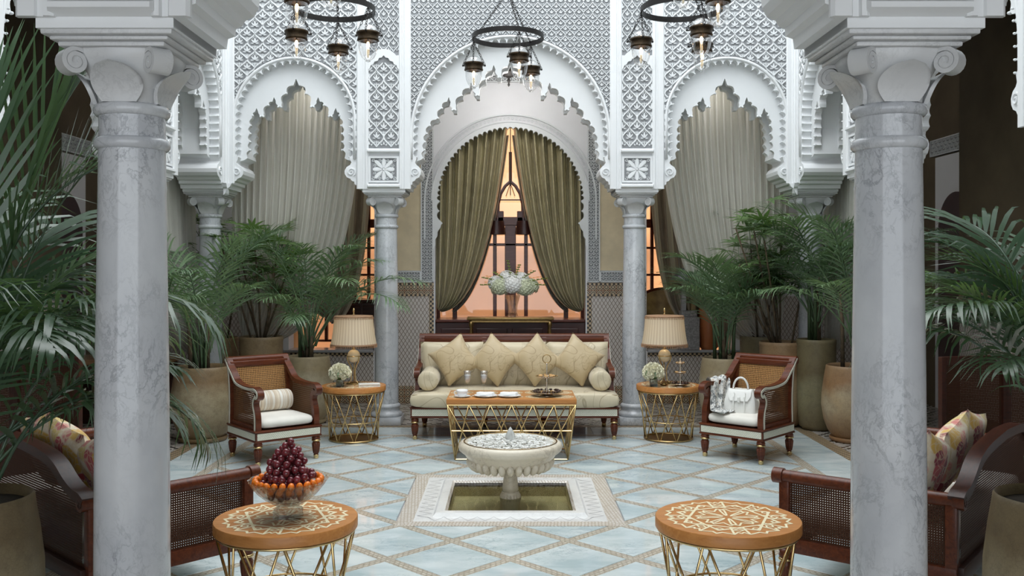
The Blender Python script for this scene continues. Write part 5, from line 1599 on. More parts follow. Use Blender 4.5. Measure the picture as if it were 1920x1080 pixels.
def rose_mesh(name, mat, s=1.0):
    mb = MB()
    for ring_, (n, tilt, sz, up) in enumerate(((5, .35, .030, 0), (5, .85, .025, .004), (4, 1.25, .018, .007))):
        for k in range(n):
            i0 = len(mb.v)
            mb.grid(lambda u, v: ((u - .5) * 2 * sz * s * math.sin(pi * min(.9, max(.15, v * .85 + .1))) ** .8, sz * s * v * 1.15, s * (.012 * (u - .5) ** 2 * 4 + .006 * v * v)), 4, 4)
            mb.xf(Matrix.Rotation(2 * pi * k / n + ring_ * .5, 4, 'Z') @ Matrix.Translation((0, .004 * s, up * s)) @ Matrix.Rotation(tilt, 4, 'X'), i0)
    mb.ell((0, 0, .012 * s), .011 * s, .011 * s, .013 * s, nu=8, nv=6)
    return mb.mesh(name, M[mat], True)
rose = rose_mesh('rose', 'rose_cream')
def posy(label, loc, seed):
    t = thing('flower_posy', label, 'flowers', loc)
    mb = MB(); mb.rbox(-.036, .036, -.036, .036, 0, .075, .004); mb.build('glass_vase', M['glass_dark'], t, 40)
    petal_ball(.078, 34, rose, t, seed, 'rose', .85, .0, (0, 0, .135))
    MB().ell((0, 0, .13), .07, .07, .058, nu=16, nv=10).build('foliage_core', M['leaf_bright'], t, True)
    for k in range(5):
        a = R(170 + k * 50); mb = MB()
        mb.grid(lambda u, v: ((.06 + .07 * v) * math.cos(a) + (u - .5) * .016 * math.sin(pi * v) * -math.sin(a), (.06 + .07 * v) * math.sin(a) + (u - .5) * .016 * math.sin(pi * v) * math.cos(a), .12 - .03 * v + .06 * math.sin(pi * v) * (1 if k < 3 else .2)), 2, 6)
        mb.build('leaf', M['leaf_kentia'], t, True)
    return t
posy('posy of cream roses in a small glass cube beside the white book', (-1.70, 9.32, HT), 1)
posy('posy of cream roses in a small glass cube on the table by the handbag armchair', (1.435, 9.36, HT), 2)
bk = thing('book', 'white book lying flat on the side table by the lamp', 'book', (-1.415, 9.36, HT), R(12))
mb = MB(); mb.rbox(-.105, .105, -.06, .06, 0, .004, .001); mb.rbox(-.105, .105, -.06, .06, .024, .028, .001); mb.rbox(-.107, -.10, -.06, .06, .0, .028, .002); mb.build('cover', M['book_cover'], bk)
MB().box(-.099, .102, -.057, .057, .004, .024).build('pages', M['book_pages'], bk)
t3 = tier_stand('sweet_stand', 'slender three-tier stand of biscuits on the side table by the handbag armchair', (1.70, 9.34, HT), [(.016, .095), (.13, .062), (.225, .05)], .34, None)
sweets(1.70, 9.34, HT + .016 + .012, .068, 9, choc, 'chocolate_ball', 'dark chocolate on the lowest tray of the side table stand', 'chocolate', 'chocolates on the side table stand', 1.1)
sweets(1.70, 9.34, HT + .13 + .007, .04, 5, macm, 'biscuit_round', 'golden biscuit on the middle tray of the side table stand', 'biscuit', 'biscuits on the side table stand', .9)
sweets(1.70, 9.34, HT + .225 + .007, .032, 4, macm, 'tea_biscuit', 'golden biscuit on the top tray of the side table stand', 'biscuit', 'biscuits on the side table stand top', .8)
o = thing('trinket_dish', 'small dark metal dish at the lamp foot beside the tiered stand', 'dish', (1.545, 9.40, HT)); MB().lathe([(.02, 0), (.035, .01), (.042, .022), (.038, .022), (.001, .008)], 20, cap=False).build('dish_body', M['brass_old'], o, True); MB().ell((0, 0, .02), .02, .02, .012, nu=10, nv=6).build('dish_lid', M['brass_old'], o, True)

# ------------------------------------------------------------------ fruit bowl
fx, fy = -1.062, 4.46
fb = thing('fruit_bowl', 'cut-crystal footed bowl piled with grapes and kumquats on the round table', 'bowl', (fx, fy, HT))
NB_ = 28
def cut(u, v):
    a = 2 * pi * u
    return a
mb = MB()
pr = [(.045, .062), (.07, .070), (.105, .092), (.140, .122), (.165, .152), (.182, .178), (.188, .186)]
prin = [(.181, .184), (.158, .154), (.133, .126), (.10, .099), (.066, .080), (.001, .074)]
vs_ = []
def lath_cut(prof, n, amp):
    mb = MB(); vs_, fs, uv = [], [], []
    for j, (r, z) in enumerate(prof):
        for k in range(n):
            a = 2 * pi * k / n; rr = r * (1 + (amp if k % 2 else -amp) * (1 if 0 < j < len(prof) - 2 else .3))
            vs_.append((rr * math.cos(a), rr * math.sin(a), z)); uv.append((k / n, z))
    for j in range(len(prof) - 1):
        for k in range(n): fs.append((j * n + k, j * n + (k + 1) % n, (j + 1) * n + (k + 1) % n, (j + 1) * n + k))
    return mb.add(vs_, fs, uv)
lath_cut(pr + prin, 36, .018).build('glass_bowl', M['crystal'], fb)
lath_cut([(.001, 0), (.066, 0), (.070, .006), (.066, .03), (.070, .036), (.062, .05), (.045, .056), (.04, .062), (.001, .064)], 16, .05).build('foot', M['crystal'], fb)
gr = MB().ell((0, 0, 0), .0165, .0165, .0175, nu=18, nv=12).mesh('grape', M['grape'], True)
km = MB().ell((0, 0, 0), .0155, .0155, .020, nu=16, nv=10).mesh('kumquat', M['kumquat'], True)
rg = random.Random(11)
pl = []
def ok(p, d): return all((p[0] - q[0]) ** 2 + (p[1] - q[1]) ** 2 + (p[2] - q[2]) ** 2 > d * d for q in pl)
def drop(nm, me, p, lab, cat, grp, d, rot=True):
    if not ok(p, d): return False
    pl.append(p)
    o = put(nm, me, None, (fx + p[0], fy + p[1], HT + p[2]), (rg.uniform(-.6, .6), rg.uniform(-.6, .6), rg.random() * 6) if rot else None); tag(o, lab, cat, grp); return True
for k in range(25):      # ring of kumquats along the rim
    a = 2 * pi * k / 25
    drop('kumquat', km, (.155 * math.cos(a), .155 * math.sin(a), .180), 'orange kumquat in the ring along the fruit bowl rim', 'kumquat', 'kumquats around the fruit bowl rim', .024)
for k in range(17):
    a = 2 * pi * (k + .5) / 17
    drop('kumquat', km, (.118 * math.cos(a), .118 * math.sin(a), .150), 'orange kumquat seen through the fruit bowl glass', 'kumquat', 'kumquats under the glass of the fruit bowl', .028)
GL = ('dark red grape in the heap on the fruit bowl', 'grape', 'grapes heaped on the fruit bowl')
for z in [.112, .140, .172, .203, .232, .262, .290, .316, .340, .358]:
    rad = .08 if z < .13 else .10 if z < .16 else .128 * (1 - (z - .172) / .205) ** .8 if z < .36 else .0
    tries = 0
    while tries < 700:
        tries += 1
        a = rg.random() * 2 * pi; q = rad * (1 - .35 * rg.random() ** 2) if (z < .33 and tries < 350) else rad * rg.random()
        drop('grape', gr, (q * math.cos(a) + .006 * math.sin(z * 40), q * math.sin(a), z + rg.uniform(-.008, .008)), *GL, .0325)
# ------------------------------------------------------------------ potted palms
def blade(mb, p, d, up, L, w, droop, nseg=4):
    """one leaf blade from p along d, sagging with gravity"""
    d = d.normalized(); side = d.cross(up)
    if side.length < 1e-4: side = d.orthogonal()
    side.normalize()
    q = Vector(p); vs_, fs = [], []
    for i in range(nseg + 1):
        t = i / nseg
        ww = w * (.35 + 2.2 * t) if t < .3 else w * max(.03, 1.0 - ((t - .3) / .7) ** 1.6)
        ww = min(ww, w)
        vs_ += [tuple(q - side * ww / 2), tuple(q + side * ww / 2)]
        d = (d + Vector((0, 0, -1)) * droop * (t + .15) / nseg * 2).normalized()
        q = q + d * L / nseg
    for i in range(nseg): fs.append((2 * i, 2 * i + 1, 2 * i + 3, 2 * i + 2))
    mb.add(vs_, fs)
def frond_mesh(seed, L=1.2, lean0=8, bend=75, petiole=.35, nl=22, ll=.36, lw=.024, droop=.5, mat='leaf_kentia', spread=58):
    rg = random.Random(seed); mb = MB()
    n = 26; p = Vector((0, 0, 0)); pts = [p.copy()]; ths = []
    for i in range(n):
        t = i / n; th = R(lean0 + bend * t ** 1.6); ths.append(th)
        p = p + Vector((math.sin(th), 0, math.cos(th))) * L / n; pts.append(p.copy())
    ths.append(ths[-1])
    mb.tube(pts, [.009 * (1 - .8 * i / n) + .0015 for i in range(n + 1)], 5)
    for k in range(nl):
        t = petiole + (1 - petiole) * (k / (nl - 1)) ** .9
        i = min(n, int(t * n)); c = pts[i]; th = ths[i]
        tan = Vector((math.sin(th), 0, math.cos(th))); nor = Vector((-math.cos(th), 0, math.sin(th)))
        q = (t - petiole) / (1 - petiole)
        length = ll * (.55 + .9 * math.sin(pi * min(1, q * .8 + .15)) ** .8) * (.55 if q > .93 else 1) * rg.uniform(.9, 1.08) * (.85 if q > .8 else 1)
        a = R(spread - 34 * q + rg.uniform(-5, 5))
        for s in (-1, 1):
            d = tan * math.cos(a) + Vector((0, s, 0)) * math.sin(a) + nor * .22
            blade(mb, c, d, nor, length * .62, lw * rg.uniform(.85, 1.1), droop * rg.uniform(.7, 1.3))
    return mb.mesh('frond', M[mat], True)
def fan_mesh(seed, pet=.28, nb=8, bl=.20, bw=.032, mat='leaf_lady'):
    rg = random.Random(seed); mb = MB()
    pts = [Vector((math.sin(R(40)) * pet * t, 0, math.cos(R(40)) * pet * t - .03 * t * t)) for t in [i / 5 for i in range(6)]]
    mb.tube(pts, .0035, 4)
    c = pts[-1]; fw = Vector((math.cos(R(8)), 0, math.sin(R(8)))); up = Vector((-math.sin(R(8)), 0, math.cos(R(8))))
    for k in range(nb):
        a = R(-100 + 200 * k / (nb - 1) + rg.uniform(-6, 6))
        d = fw * math.cos(a) + Vector((0, 1, 0)) * math.sin(a) + up * .12
        blade(mb, c, d, up, bl * (1 - .22 * abs(a) / R(100)) * rg.uniform(.85, 1.1), bw, .38 * rg.uniform(.6, 1.5))
    return mb.mesh('fan_leaf', M[mat], True)
FK = [frond_mesh(k, 1.25, 6 + 5 * k, 80, .36, 22, .44, .021, .55 + .15 * k) for k in range(4)]
FS = [frond_mesh(20 + k, .85, 8 + 6 * k, 85, .33, 22, .34, .019, .35 + .1 * k, 'leaf_kentia') for k in range(3)]
FB = [frond_mesh(40 + k, 1.45, 4 + 5 * k, 72 + 8 * k, .30, 20, .78, .030, .75 + .2 * k, 'leaf_dark') for k in range(4)]
FBR = [frond_mesh(60 + k, 1.3, 6 + 5 * k, 85, .34, 30, .50, .026, .30 + .15 * k, 'leaf_bright') for k in range(3)]
FL_ = [fan_mesh(80 + k, .24 + .05 * k, 8, .26, .040) for k in range(3)]
POTS = {'bulb': [(.62, .0), (.66, .02), (.80, .10), (.93, .25), (1.0, .45), (.99, .60), (.93, .80), (.87, .95), (.86, .985), (.83, 1.0), (.79, .985), (.78, .93)],
        'tall': [(.84, .0), (.88, .02), (.95, .2), (.99, .5), (1.0, .8), (1.0, .93), (1.02, .96), (1.02, .99), (.98, 1.0), (.92, .985), (.90, .93)]}
pot_cache = {}
def pot(t, kind, r, h, mat, saucer=True, soil_z=.94):
    MB().lathe([(a * r, .03 + b * (h - .03)) for a, b in POTS[kind]] + [(.5 * r, .03 + .9 * (h - .03))], 44, cap=False).build('pot', M[mat], t, 60)
    MB().lathe([(.001, h * soil_z), (r * .80 if kind == 'bulb' else r * .91, h * soil_z)], 28, cap=False).build('soil', M['soil'], t)
    if saucer: MB().lathe([(r * .66, .0), (r * .72, .004), (r * .76, .03), (r * .74, .045), (r * .66, .045)], 36).build('saucer', M[mat], t, 60)
def palm(label, loc, kind, r, h, mat, fronds, group='potted palms around the court', stems=None, bare=.0, cone=0):
    """fronds: list of (mesh, azimuth, tilt, scale, base height)"""
    t = thing('potted_palm', label, 'potted plant', (*loc, 0), 0, group)
    pot(t, kind, r, h, mat)
    rg = random.Random(int(loc[0] * 1000))
    zs = h * .93
    for k in range(stems or 5):
        a = rg.random() * 6.28; q = rg.uniform(.02, .45) * r
        hh = rg.uniform(.15, .4) + bare
        MB().tube([(q * math.cos(a), q * math.sin(a), zs), (q * 1.05 * math.cos(a), q * 1.05 * math.sin(a), zs + hh * .6), (q * 1.25 * math.cos(a), q * 1.25 * math.sin(a), zs + hh)], [.022, .019, .012], 7).build('stem', M['bark' if k % 2 else 'stem_green'], t, True)
    for (me, az, tilt, s, b) in fronds:
        q = rg.uniform(.0, .3) * r
        put('frond' if 'frond' in me.name else 'fan_leaf', me, t, (q * math.cos(R(az)), q * math.sin(R(az)), zs + b), (0, R(tilt), R(az)), s)
    return t
def ring_fronds(meshes, n, seed, s=(.85, 1.1), tilt=(-4, 10), b=(.0, .12), az0=0, az1=360):
    rg = random.Random(seed)
    return [(meshes[k % len(meshes)], az0 + (az1 - az0) * (k + rg.uniform(-.3, .3)) / n, rg.uniform(*tilt), rg.uniform(*s), rg.uniform(*b)) for k in range(n)]
def lady(label, loc, kind, r, h, mat, n, height, seed, spread=.22):
    t = thing('potted_lady_palm', label, 'potted plant', (*loc, 0), 0, 'potted palms around the court')
    pot(t, kind, r, h, mat)
    rg = random.Random(seed); zs = h * .93
    canes = []
    for k in range(9):
        a = rg.random() * 6.28; q = rg.uniform(.1, .6) * r; hh = height * rg.uniform(.55, 1.0)
        p0 = Vector((q * math.cos(a), q * math.sin(a), zs)); p1 = p0 + Vector((spread * math.cos(a) * rg.uniform(.4, 1.1), spread * math.sin(a) * rg.uniform(.4, 1.1), hh))
        canes.append((p0, p1)); MB().tube([p0, (p0 + p1) / 2 + Vector((.01, .01, 0)), p1], [.013, .011, .008], 6).build('stem', M['bark'], t, True)
    for k in range(n):
        p0, p1 = canes[k % len(canes)]
        u = rg.uniform(.45, 1.0) if k >= len(canes) else 1.0
        put('fan_leaf', FL_[k % 3], t, tuple(p0 + (p1 - p0) * u), (R(rg.uniform(-12, 12)), R(rg.uniform(-25, 20)), rg.random() * 6.28), rg.uniform(.85, 1.2))
    return t
# behind the armchair with the striped bolster
FT = [frond_mesh(100 + k, 1.78, 2 + 4 * k, 70 + 6 * k, .40, 24, .48, .021, .5 + .15 * k) for k in range(4)]
palm('feathery palm in a big tan crackled pot behind the striped bolster armchair', (-3.1, 9.42), 'bulb', .315, .75, 'pot_glaze', ring_fronds(FT, 9, 1, (.85, 1.05), (-4, 6)) + ring_fronds(FK, 9, 2, (.8, 1.0), (0, 14), (.1, .35), 20), bare=.25, stems=8)
lady('leafy lady palm in a brown pot beside the corner column behind the tan pot', (-3.43, 11.0), 'tall', .22, .92, 'pot_rust', 34, 1.35, 4)
lady('leafy lady palm in a tall tan pot behind the striped bolster armchair back', (-2.87, 10.75), 'tall', .245, .95, 'pot_glaze', 46, 1.15, 5, .35)
palm('arching palm in a pale stone pot between armchair and lamp table', (-2.27, 10.5), 'bulb', .27, .75, 'pot_pale', ring_fronds(FT, 12, 3, (.85, 1.08), (-5, 8)) + ring_fronds(FK, 9, 33, (.8, 1.05), (4, 20), (.1, .3), 15) + [(FT[2], -24, 22, 1.0, .1), (FT[3], -38, 26, .95, .15), (FT[2], -60, 20, .9, .15)], stems=9, bare=.1)
# behind the handbag armchair
palm('small arching palm in a pale stone pot beside the handbag armchair', (2.36, 10.35), 'bulb', .27, .745, 'pot_pale', ring_fronds(FS, 18, 6, (.9, 1.25), (-4, 12), (.15, .6)) + ring_fronds(FK, 4, 66, (.9, 1.05), (-6, 4), (.0, .2), 20), stems=8, bare=.25)
lady('lady palm in an olive pot at the back behind the handbag armchair', (2.93, 10.95), 'tall', .23, .94, 'pot_olive', 36, 1.35, 7, .4)
lady('bushy lady palm in a rust-topped tan pot right behind the handbag armchair', (2.99, 10.3), 'tall', .235, .925, 'pot_rust', 64, 1.38, 8, .5)
palm('palm in the tallest olive cylinder pot by the corner column', (3.3, 10.07), 'tall', .205, .97, 'pot_olive', ring_fronds(FK, 9, 9, (.95, 1.15), (-6, 4), (.2, .5)) + ring_fronds(FK, 7, 99, (.75, .95), (4, 16), (.1, .4), 20), stems=8, bare=.4)
palm('drooping palm in a rust-brown crackled pot next to the large grey column', (3.46, 9.4), 'bulb', .315, .76, 'pot_rust', ring_fronds(FT, 8, 10, (.85, 1.0), (-5, 4), (.1, .4)) + ring_fronds(FK, 6, 44, (.8, 1.0), (8, 20), (.2, .5), 20), stems=5, bare=.45)
# foreground corners
FN = [frond_mesh(140 + k, 1.15, 6 + 5 * k, 78 + 10 * k, .30, 21, .60, .028, .8 + .25 * k, 'leaf_dark') for k in range(4)]
FE = [frond_mesh(160 + k, 1.75, 2 + 2 * k, 34 + 10 * k, .46, 17, .82, .030, .12 + .05 * k, 'leaf_dark', 34) for k in range(2)]
fl_ = ring_fronds(FN, 12, 12, (.75, 1.0), (4, 20), (.0, .55), -75, 110) + ring_fronds(FB, 6, 13, (.75, .95), (0, 14), (.1, .4), 90, 260) + [(FE[0], 60, 1, 1.12, .12), (FE[1], 110, -6, 1.0, .25), (FE[1], 35, 0, .85, .25), (FB[1], 120, 0, 1.1, .25), (FBR[1], 48, 4, .8, .45), (FN[0], 20, -6, 1.1, .5), (FN[3], 10, 14, 1.0, .5), (FN[2], 60, 24, 1.0, .4), (FN[3], 30, 34, .95, .25)]
palm('big dark-leaved palm in a dark pot behind the cane sofa by the fruit bowl', (-2.33, 4.03), 'bulb', .29, .76, 'pot_dark', fl_, 'palms in the near corners', stems=8)
fr_ = ring_fronds(FN, 7, 14, (.62, .8), (4, 16), (.25, .6), 95, 250) + ring_fronds(FB, 5, 15, (.7, .9), (0, 14), (.2, .5), -60, 80) + [(FBR[0], 165, 12, .58, .62), (FBR[1], 185, 22, .58, .6), (FBR[2], 130, 14, .68, .55), (FBR[1], 112, 16, .72, .5), (FN[0], 150, 10, .75, .6), (FN[1], 200, 18, .7, .5), (FN[0], 100, 0, 1.0, .4)]
palm('big bright-leaved palm in a dark pot behind the cane sofa by the empty table', (2.36, 4.03), 'bulb', .29, .76, 'pot_dark', fr_, 'palms in the near corners', stems=8)
# ------------------------------------------------------------------ curtains
def drape(name, label, T0, T1, E, mat, folds=9, amp=.035, sag=.16, cinch=.16, ns=96, nt=36, top_fn=None, droop_in=.25, axis='x', pull=0.0):
    """curtain hung from T0..T1 (x, z) and gathered to E (x, z); y is the hanging plane; axis 'y' swaps"""
    mb = MB()
    y = 0
    def f(u, v):
        tx = T0[0] + (T1[0] - T0[0]) * u
        tz = top_fn(tx) if top_fn else T0[1] + (T1[1] - T0[1]) * u
        ex = E[0] + cinch * (u - .0) * (1 if T1[0] > T0[0] else -1) * .5
        ez = E[1] - sag * .0 + cinch * .4 * (1 - u)
        cxm = tx + (ex - tx) * (.08 + pull * u); czm = ez - sag * u - droop_in * u
        b0, b1, b2 = (1 - v) ** 2, 2 * v * (1 - v), v * v
        x = b0 * tx + b1 * cxm + b2 * ex; z = b0 * tz + b1 * czm + b2 * ez
        a = amp * (1 - .35 * v) * (math.sin(u * folds * 2 * pi + .9 * math.sin(3 * u * pi)) + .35 * math.sin(u * folds * 4 * pi + 1.3)) + .012 * math.sin(v * 7 + u * 11)
        return (x, a + .02 * u, z, u, v) if axis == 'x' else (a, x, z, u, v)
    mb.grid(f, ns, nt)
    return mb
def top_niche(x): return 2.60 + math.sqrt(max(.0, 1.0 - x * x)) * 1.0
for s, lab in ((-1, 'olive silk curtain tied back over the niche, on the lamp-and-book side'), (1, 'olive silk curtain tied back over the niche, on the handbag side')):
    mb = drape('c', '', (s * .985, 0), (s * .035, 0), (s * .95, 1.16), 'x', 8, .095, .06, .10, 150, 40, top_niche, -.1, 'x', .22)
    o = mb.build('curtain', M['curtain_olive'], None, True, (0, 12.16, 0)); tag(o, lab, 'curtain', 'olive curtains of the niche')
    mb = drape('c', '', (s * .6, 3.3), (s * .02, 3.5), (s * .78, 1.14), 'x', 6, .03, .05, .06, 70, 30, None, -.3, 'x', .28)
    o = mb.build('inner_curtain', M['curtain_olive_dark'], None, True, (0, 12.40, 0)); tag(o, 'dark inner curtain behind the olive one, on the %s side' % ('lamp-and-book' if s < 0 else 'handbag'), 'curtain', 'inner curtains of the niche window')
for s, lab in ((-1, 'white sheer curtain gathered to the corner in the bay behind the striped bolster armchair'), (1, 'white sheer curtain gathered to the corner in the bay behind the handbag armchair')):
    mb = drape('c', '', (s * 3.3, 4.3), (s * 1.70, 4.3), (s * 3.12, .86), 'x', 19, .05, .10, .16, 230, 44, None, .10)
    o = mb.build('sheer_curtain', M['sheer'], None, True, (0, 10.95, 0)); tag(o, lab, 'curtain', 'white sheer curtains of the arcades')
    mb = drape('c', '', (s * 2.80, 3.45), (s * 1.80, 3.45), (s * 2.48, 1.0), 'x', 7, .035, .05, .30, 90, 36, None, -.1, 'x', .04)
    o = mb.build('striped_curtain', M['curtain_brown'], None, True, (0, 12.2, 0)); tag(o, 'brown striped curtain at the window behind the %s' % ('lamp beside the book' if s < 0 else 'stone lantern'), 'curtain', 'brown striped window curtains')
    rd = MB().tube([(s * 1.74, 12.2, 3.46), (s * 2.86, 12.2, 3.46)], .014, 8)
    tag(rd.build('curtain_rod', M['brass_old'], None, True), 'thin curtain rod above the striped curtain behind the %s' % ('lamp beside the book' if s < 0 else 'stone lantern'), 'curtain rod')
    mb = drape('c', '', (9.5, 4.4), (11.0, 4.4), (11.0, .8), 'x', 12, .04, .05, -.16, 130, 40, None, .0, 'y')
    o = mb.build('side_sheer_curtain', M['sheer'], None, True, (s * 3.72, 0, 0)); tag(o, 'white sheer curtain in the narrow side arch by the %s' % ('tan crackled pot' if s < 0 else 'rust-brown pot'), 'curtain', 'white sheer curtains of the arcades')

# ------------------------------------------------------------------ hanging lanterns
def chain(mb, a, b, link=.036, r=.0033):
    a, b = Vector(a), Vector(b); d = b - a; n = max(2, int(d.length / (link * .8))); d.normalize()
    x = d.orthogonal().normalized(); y = d.cross(x)
    for k in range(n):
        c = a + (b - a) * (k + .5) / n; s = x if k % 2 else y
        mb.tube([c + d * (link * .5 * math.cos(q)) + s * (link * .26 * math.sin(q)) for q in [2 * pi * i / 8 for i in range(8)]], r, 4, True)
def lamp_meshes():
    D = {}
    D['collar'] = MB().lathe([(.078, .03), (.098, .028), (.104, .02), (.102, .008), (.094, .002), (.09, -.02), (.094, -.038), (.097, -.046), (.092, -.05), (.084, -.046), (.082, -.0), (.078, .01)], 32, cap=False).mesh('collar', M['bronze_dark'], True)
    D['dome'] = MB().lathe([(.086, .028), (.082, .05), (.066, .075), (.04, .092), (.012, .10), (.001, .10)], 28, cap=False).mesh('dome', M['thin_glass'], True)
    D['glass_globe'] = MB().lathe([(.082, -.04), (.084, -.07), (.083, -.11), (.074, -.155), (.055, -.195), (.03, -.215), (.008, -.222), (.001, -.222)], 32, cap=False).mesh('glass_globe', M['thin_glass'], True)
    D['glass_knob'] = MB().ell((0, 0, -.225), .022, .022, .010, nu=14, nv=8).mesh('glass_knob', M['crystal'], True)
    D['candle_bulb'] = MB().lathe([(.001, -.055), (.008, -.058), (.014, -.075), (.013, -.095), (.006, -.118), (.001, -.125)], 12, cap=False).mesh('candle_bulb', M['bulb'], True)
    D['candle_tube'] = MB().lathe([(.006, -.12), (.0075, -.125), (.0075, -.19), (.006, -.195)], 10).mesh('candle_tube', M['alabaster'], True)
    mb = MB(); mb.tube([(0, 0, .03), (0, 0, -.055)], .006, 6)
    for k in range(3):
        a = R(30 + 120 * k); mb.tube([(.095 * math.cos(a), .095 * math.sin(a), .01), (.125 * math.cos(a), .125 * math.sin(a), .012)], .006, 6); mb.ell((.13 * math.cos(a), .13 * math.sin(a), .014), .010, .010, .010, nu=8, nv=6)
    D['hook'] = mb.mesh('hook', M['iron'], True)
    mb = MB()
    for k in range(3):
        a = R(30 + 120 * k); chain(mb, (.13 * math.cos(a), .13 * math.sin(a), .02), (0, 0, .24))
    D['chain'] = mb.mesh('chain', M['iron'])
    return D
LM = lamp_meshes()
mb = MB(); rr = .355
prof = [(-.007, -.024), (.007, -.024), (.007, .024), (-.007, .024)]
vs_, fs = [], []
for k in range(64):
    a = 2 * pi * k / 64
    for (dr, dz) in prof: vs_.append(((rr + dr) * math.cos(a), (rr + dr) * math.sin(a), dz))
for k in range(64):
    for q in range(4): fs.append((k * 4 + q, k * 4 + (q + 1) % 4, ((k + 1) % 64) * 4 + (q + 1) % 4, ((k + 1) % 64) * 4 + q))
RING = mb.add(vs_, fs).mesh('iron_ring', M['iron'])
def chandelier(label, loc, angs, top):
    t = thing('chandelier', label, 'chandelier', loc, 0, 'iron ring chandeliers over the court')
    put('iron_ring', RING, t)
    mb = MB()
    for a in angs:
        p = (rr * math.cos(R(a)), rr * math.sin(R(a)), 0)
        chain(mb, p, (0, 0, .46))
        chain(mb, (0, 0, .46), (0, 0, .50))
    n_ = int((top - loc[2] - .64) / .35)
    mb.tube([(0, 0, .48), (0, 0, top - loc[2])], .006, 6)
    tag(mb.build('suspension_chain', M['iron'], t), kind='stuff')
    for a in angs:
        p = (rr * math.cos(R(a)), rr * math.sin(R(a)), -.27)
        c = put('lantern', LM['collar'], t, p)
        for nm, me in LM.items():
            if nm != 'collar': 
                o = put(nm, me, c)
                if nm == 'chain': o['kind'] = 'stuff'
        ld = bpy.data.lights.new('candle_light', 'POINT'); ld.energy = .9; ld.color = (1, .66, .32); ld.shadow_soft_size = .015
        lo = bpy.data.objects.new('candle_light', ld); COL.objects.link(lo); lo.parent = c; lo.location = (0, 0, -.09)
    return t
chandelier('iron ring chandelier with three glass lanterns before the central arch', (-.025, 9.4, 4.06), (-72, 168, 48), 9.0)
chandelier('iron ring chandelier with three lanterns on the striped bolster side, before the narrow arch', (-1.565, 8.3, 4.04), (-25, 95, 215), 9.0)
chandelier('iron ring chandelier with three lanterns on the handbag side, before the narrow arch', (1.52, 8.3, 4.04), (-72, 168, 48), 9.0)
chandelier('closer chandelier on the fruit bowl side, one lantern showing at the top edge', (-1.565, 6.62, 4.04), (95, 215, 335), 9.0)
chandelier('closer chandelier on the empty table side, one lantern showing at the top edge', (1.52, 6.62, 4.04), (85, 205, 325), 9.0)

# ------------------------------------------------------------------ things in the gallery behind
co = thing('console_table', 'gilt console table with slim turned legs below the niche window', 'table', (0, 11.72, 0))
MB().rbox(-.54, .54, -.16, .16, 1.085, 1.12, .006).build('table_top', M['brass_old'], co, 40)
for sx in (-1, 1):
    for sy in (-1, 1):
        MB().lathe([(.02, 0), (.026, .03), (.015, .08), (.02, .5), (.014, .7), (.024, .9), (.014, .98), (.028, 1.03), (.022, 1.085)], 14).build('leg', M['brass_old'], co, True, (sx * .49, sy * .12, 0))
MB().rbox(-.5, .5, -.14, .14, 1.055, 1.085, .005).build('apron', M['brass_old'], co)
va = thing('hydrangea_vase', 'cut-glass vase of white and green hydrangeas on the gilt console', 'flowers', (.03, 11.72, 1.12))
lath_cut([(.001, 0), (.062, 0), (.066, .012), (.055, .05), (.06, .14), (.08, .22), (.095, .27), (.09, .272), (.07, .21), (.05, .14), (.045, .05), (.001, .03)], 18, .06).build('glass_vase', M['crystal'], va)
def floret_head(seed, r):
    mb = MB(); rg = random.Random(seed); n = 120
    for k in range(n):
        zz = 1 - 1.7 * (k + .5) / n; a = k * 2.39996; q = math.sqrt(max(0, 1 - zz * zz)); d = Vector((q * math.cos(a), q * math.sin(a), zz))
        Mx = d.to_track_quat('Z', 'Y').to_matrix().to_4x4(); Mx.translation = d * r * rg.uniform(.93, 1.05)
        for p in range(4):
            i0 = len(mb.v); s = .021
            mb.add([(0, 0, 0), (s * .7, s * .5, .003), (s, 0, .006), (s * .7, -s * .5, .003)], [(0, 1, 2, 3)]); mb.xf(Mx @ Matrix.Rotation(p * pi / 2 + seed + k, 4, 'Z'), i0)
    mb.ell((0, 0, 0), r * .9, r * .9, r * .85, nu=14, nv=8)
    return mb
hd = [((-.16, -.03, .37), .115, 'hydrangea'), ((.0, -.06, .40), .125, 'rose_white'), ((.15, -.03, .36), .115, 'hydrangea'), ((-.07, .05, .47), .11, 'rose_white'), ((.10, .04, .45), .11, 'rose_white'), ((-.22, .02, .42), .09, 'rose_white'), ((.23, .02, .38), .095, 'hydrangea')]
for k, (p, r, m_) in enumerate(hd): floret_head(k, r).build('flower_head', M[m_], va, True, p)
for k, (a, L) in enumerate(((-62, .42), (-40, .36), (-8, .46), (12, .40), (42, .40), (66, .46), (78, .40), (-78, .40))):
    mb = MB(); pts = [(L * t * math.sin(R(a)), -.05, .38 + L * t * math.cos(R(a)) * .8 - .05 * t * t) for t in [i / 8 for i in range(9)]]
    mb.tube(pts, .003, 4)
    for i in range(3, 9):
        for s in (-1, 1): mb.ell((pts[i][0] + s * .010, pts[i][1] + s * .004, pts[i][2] + .008), .011, .007, .009, nu=6, nv=4)
    mb.build('sprig', M['sprig'], va, True)
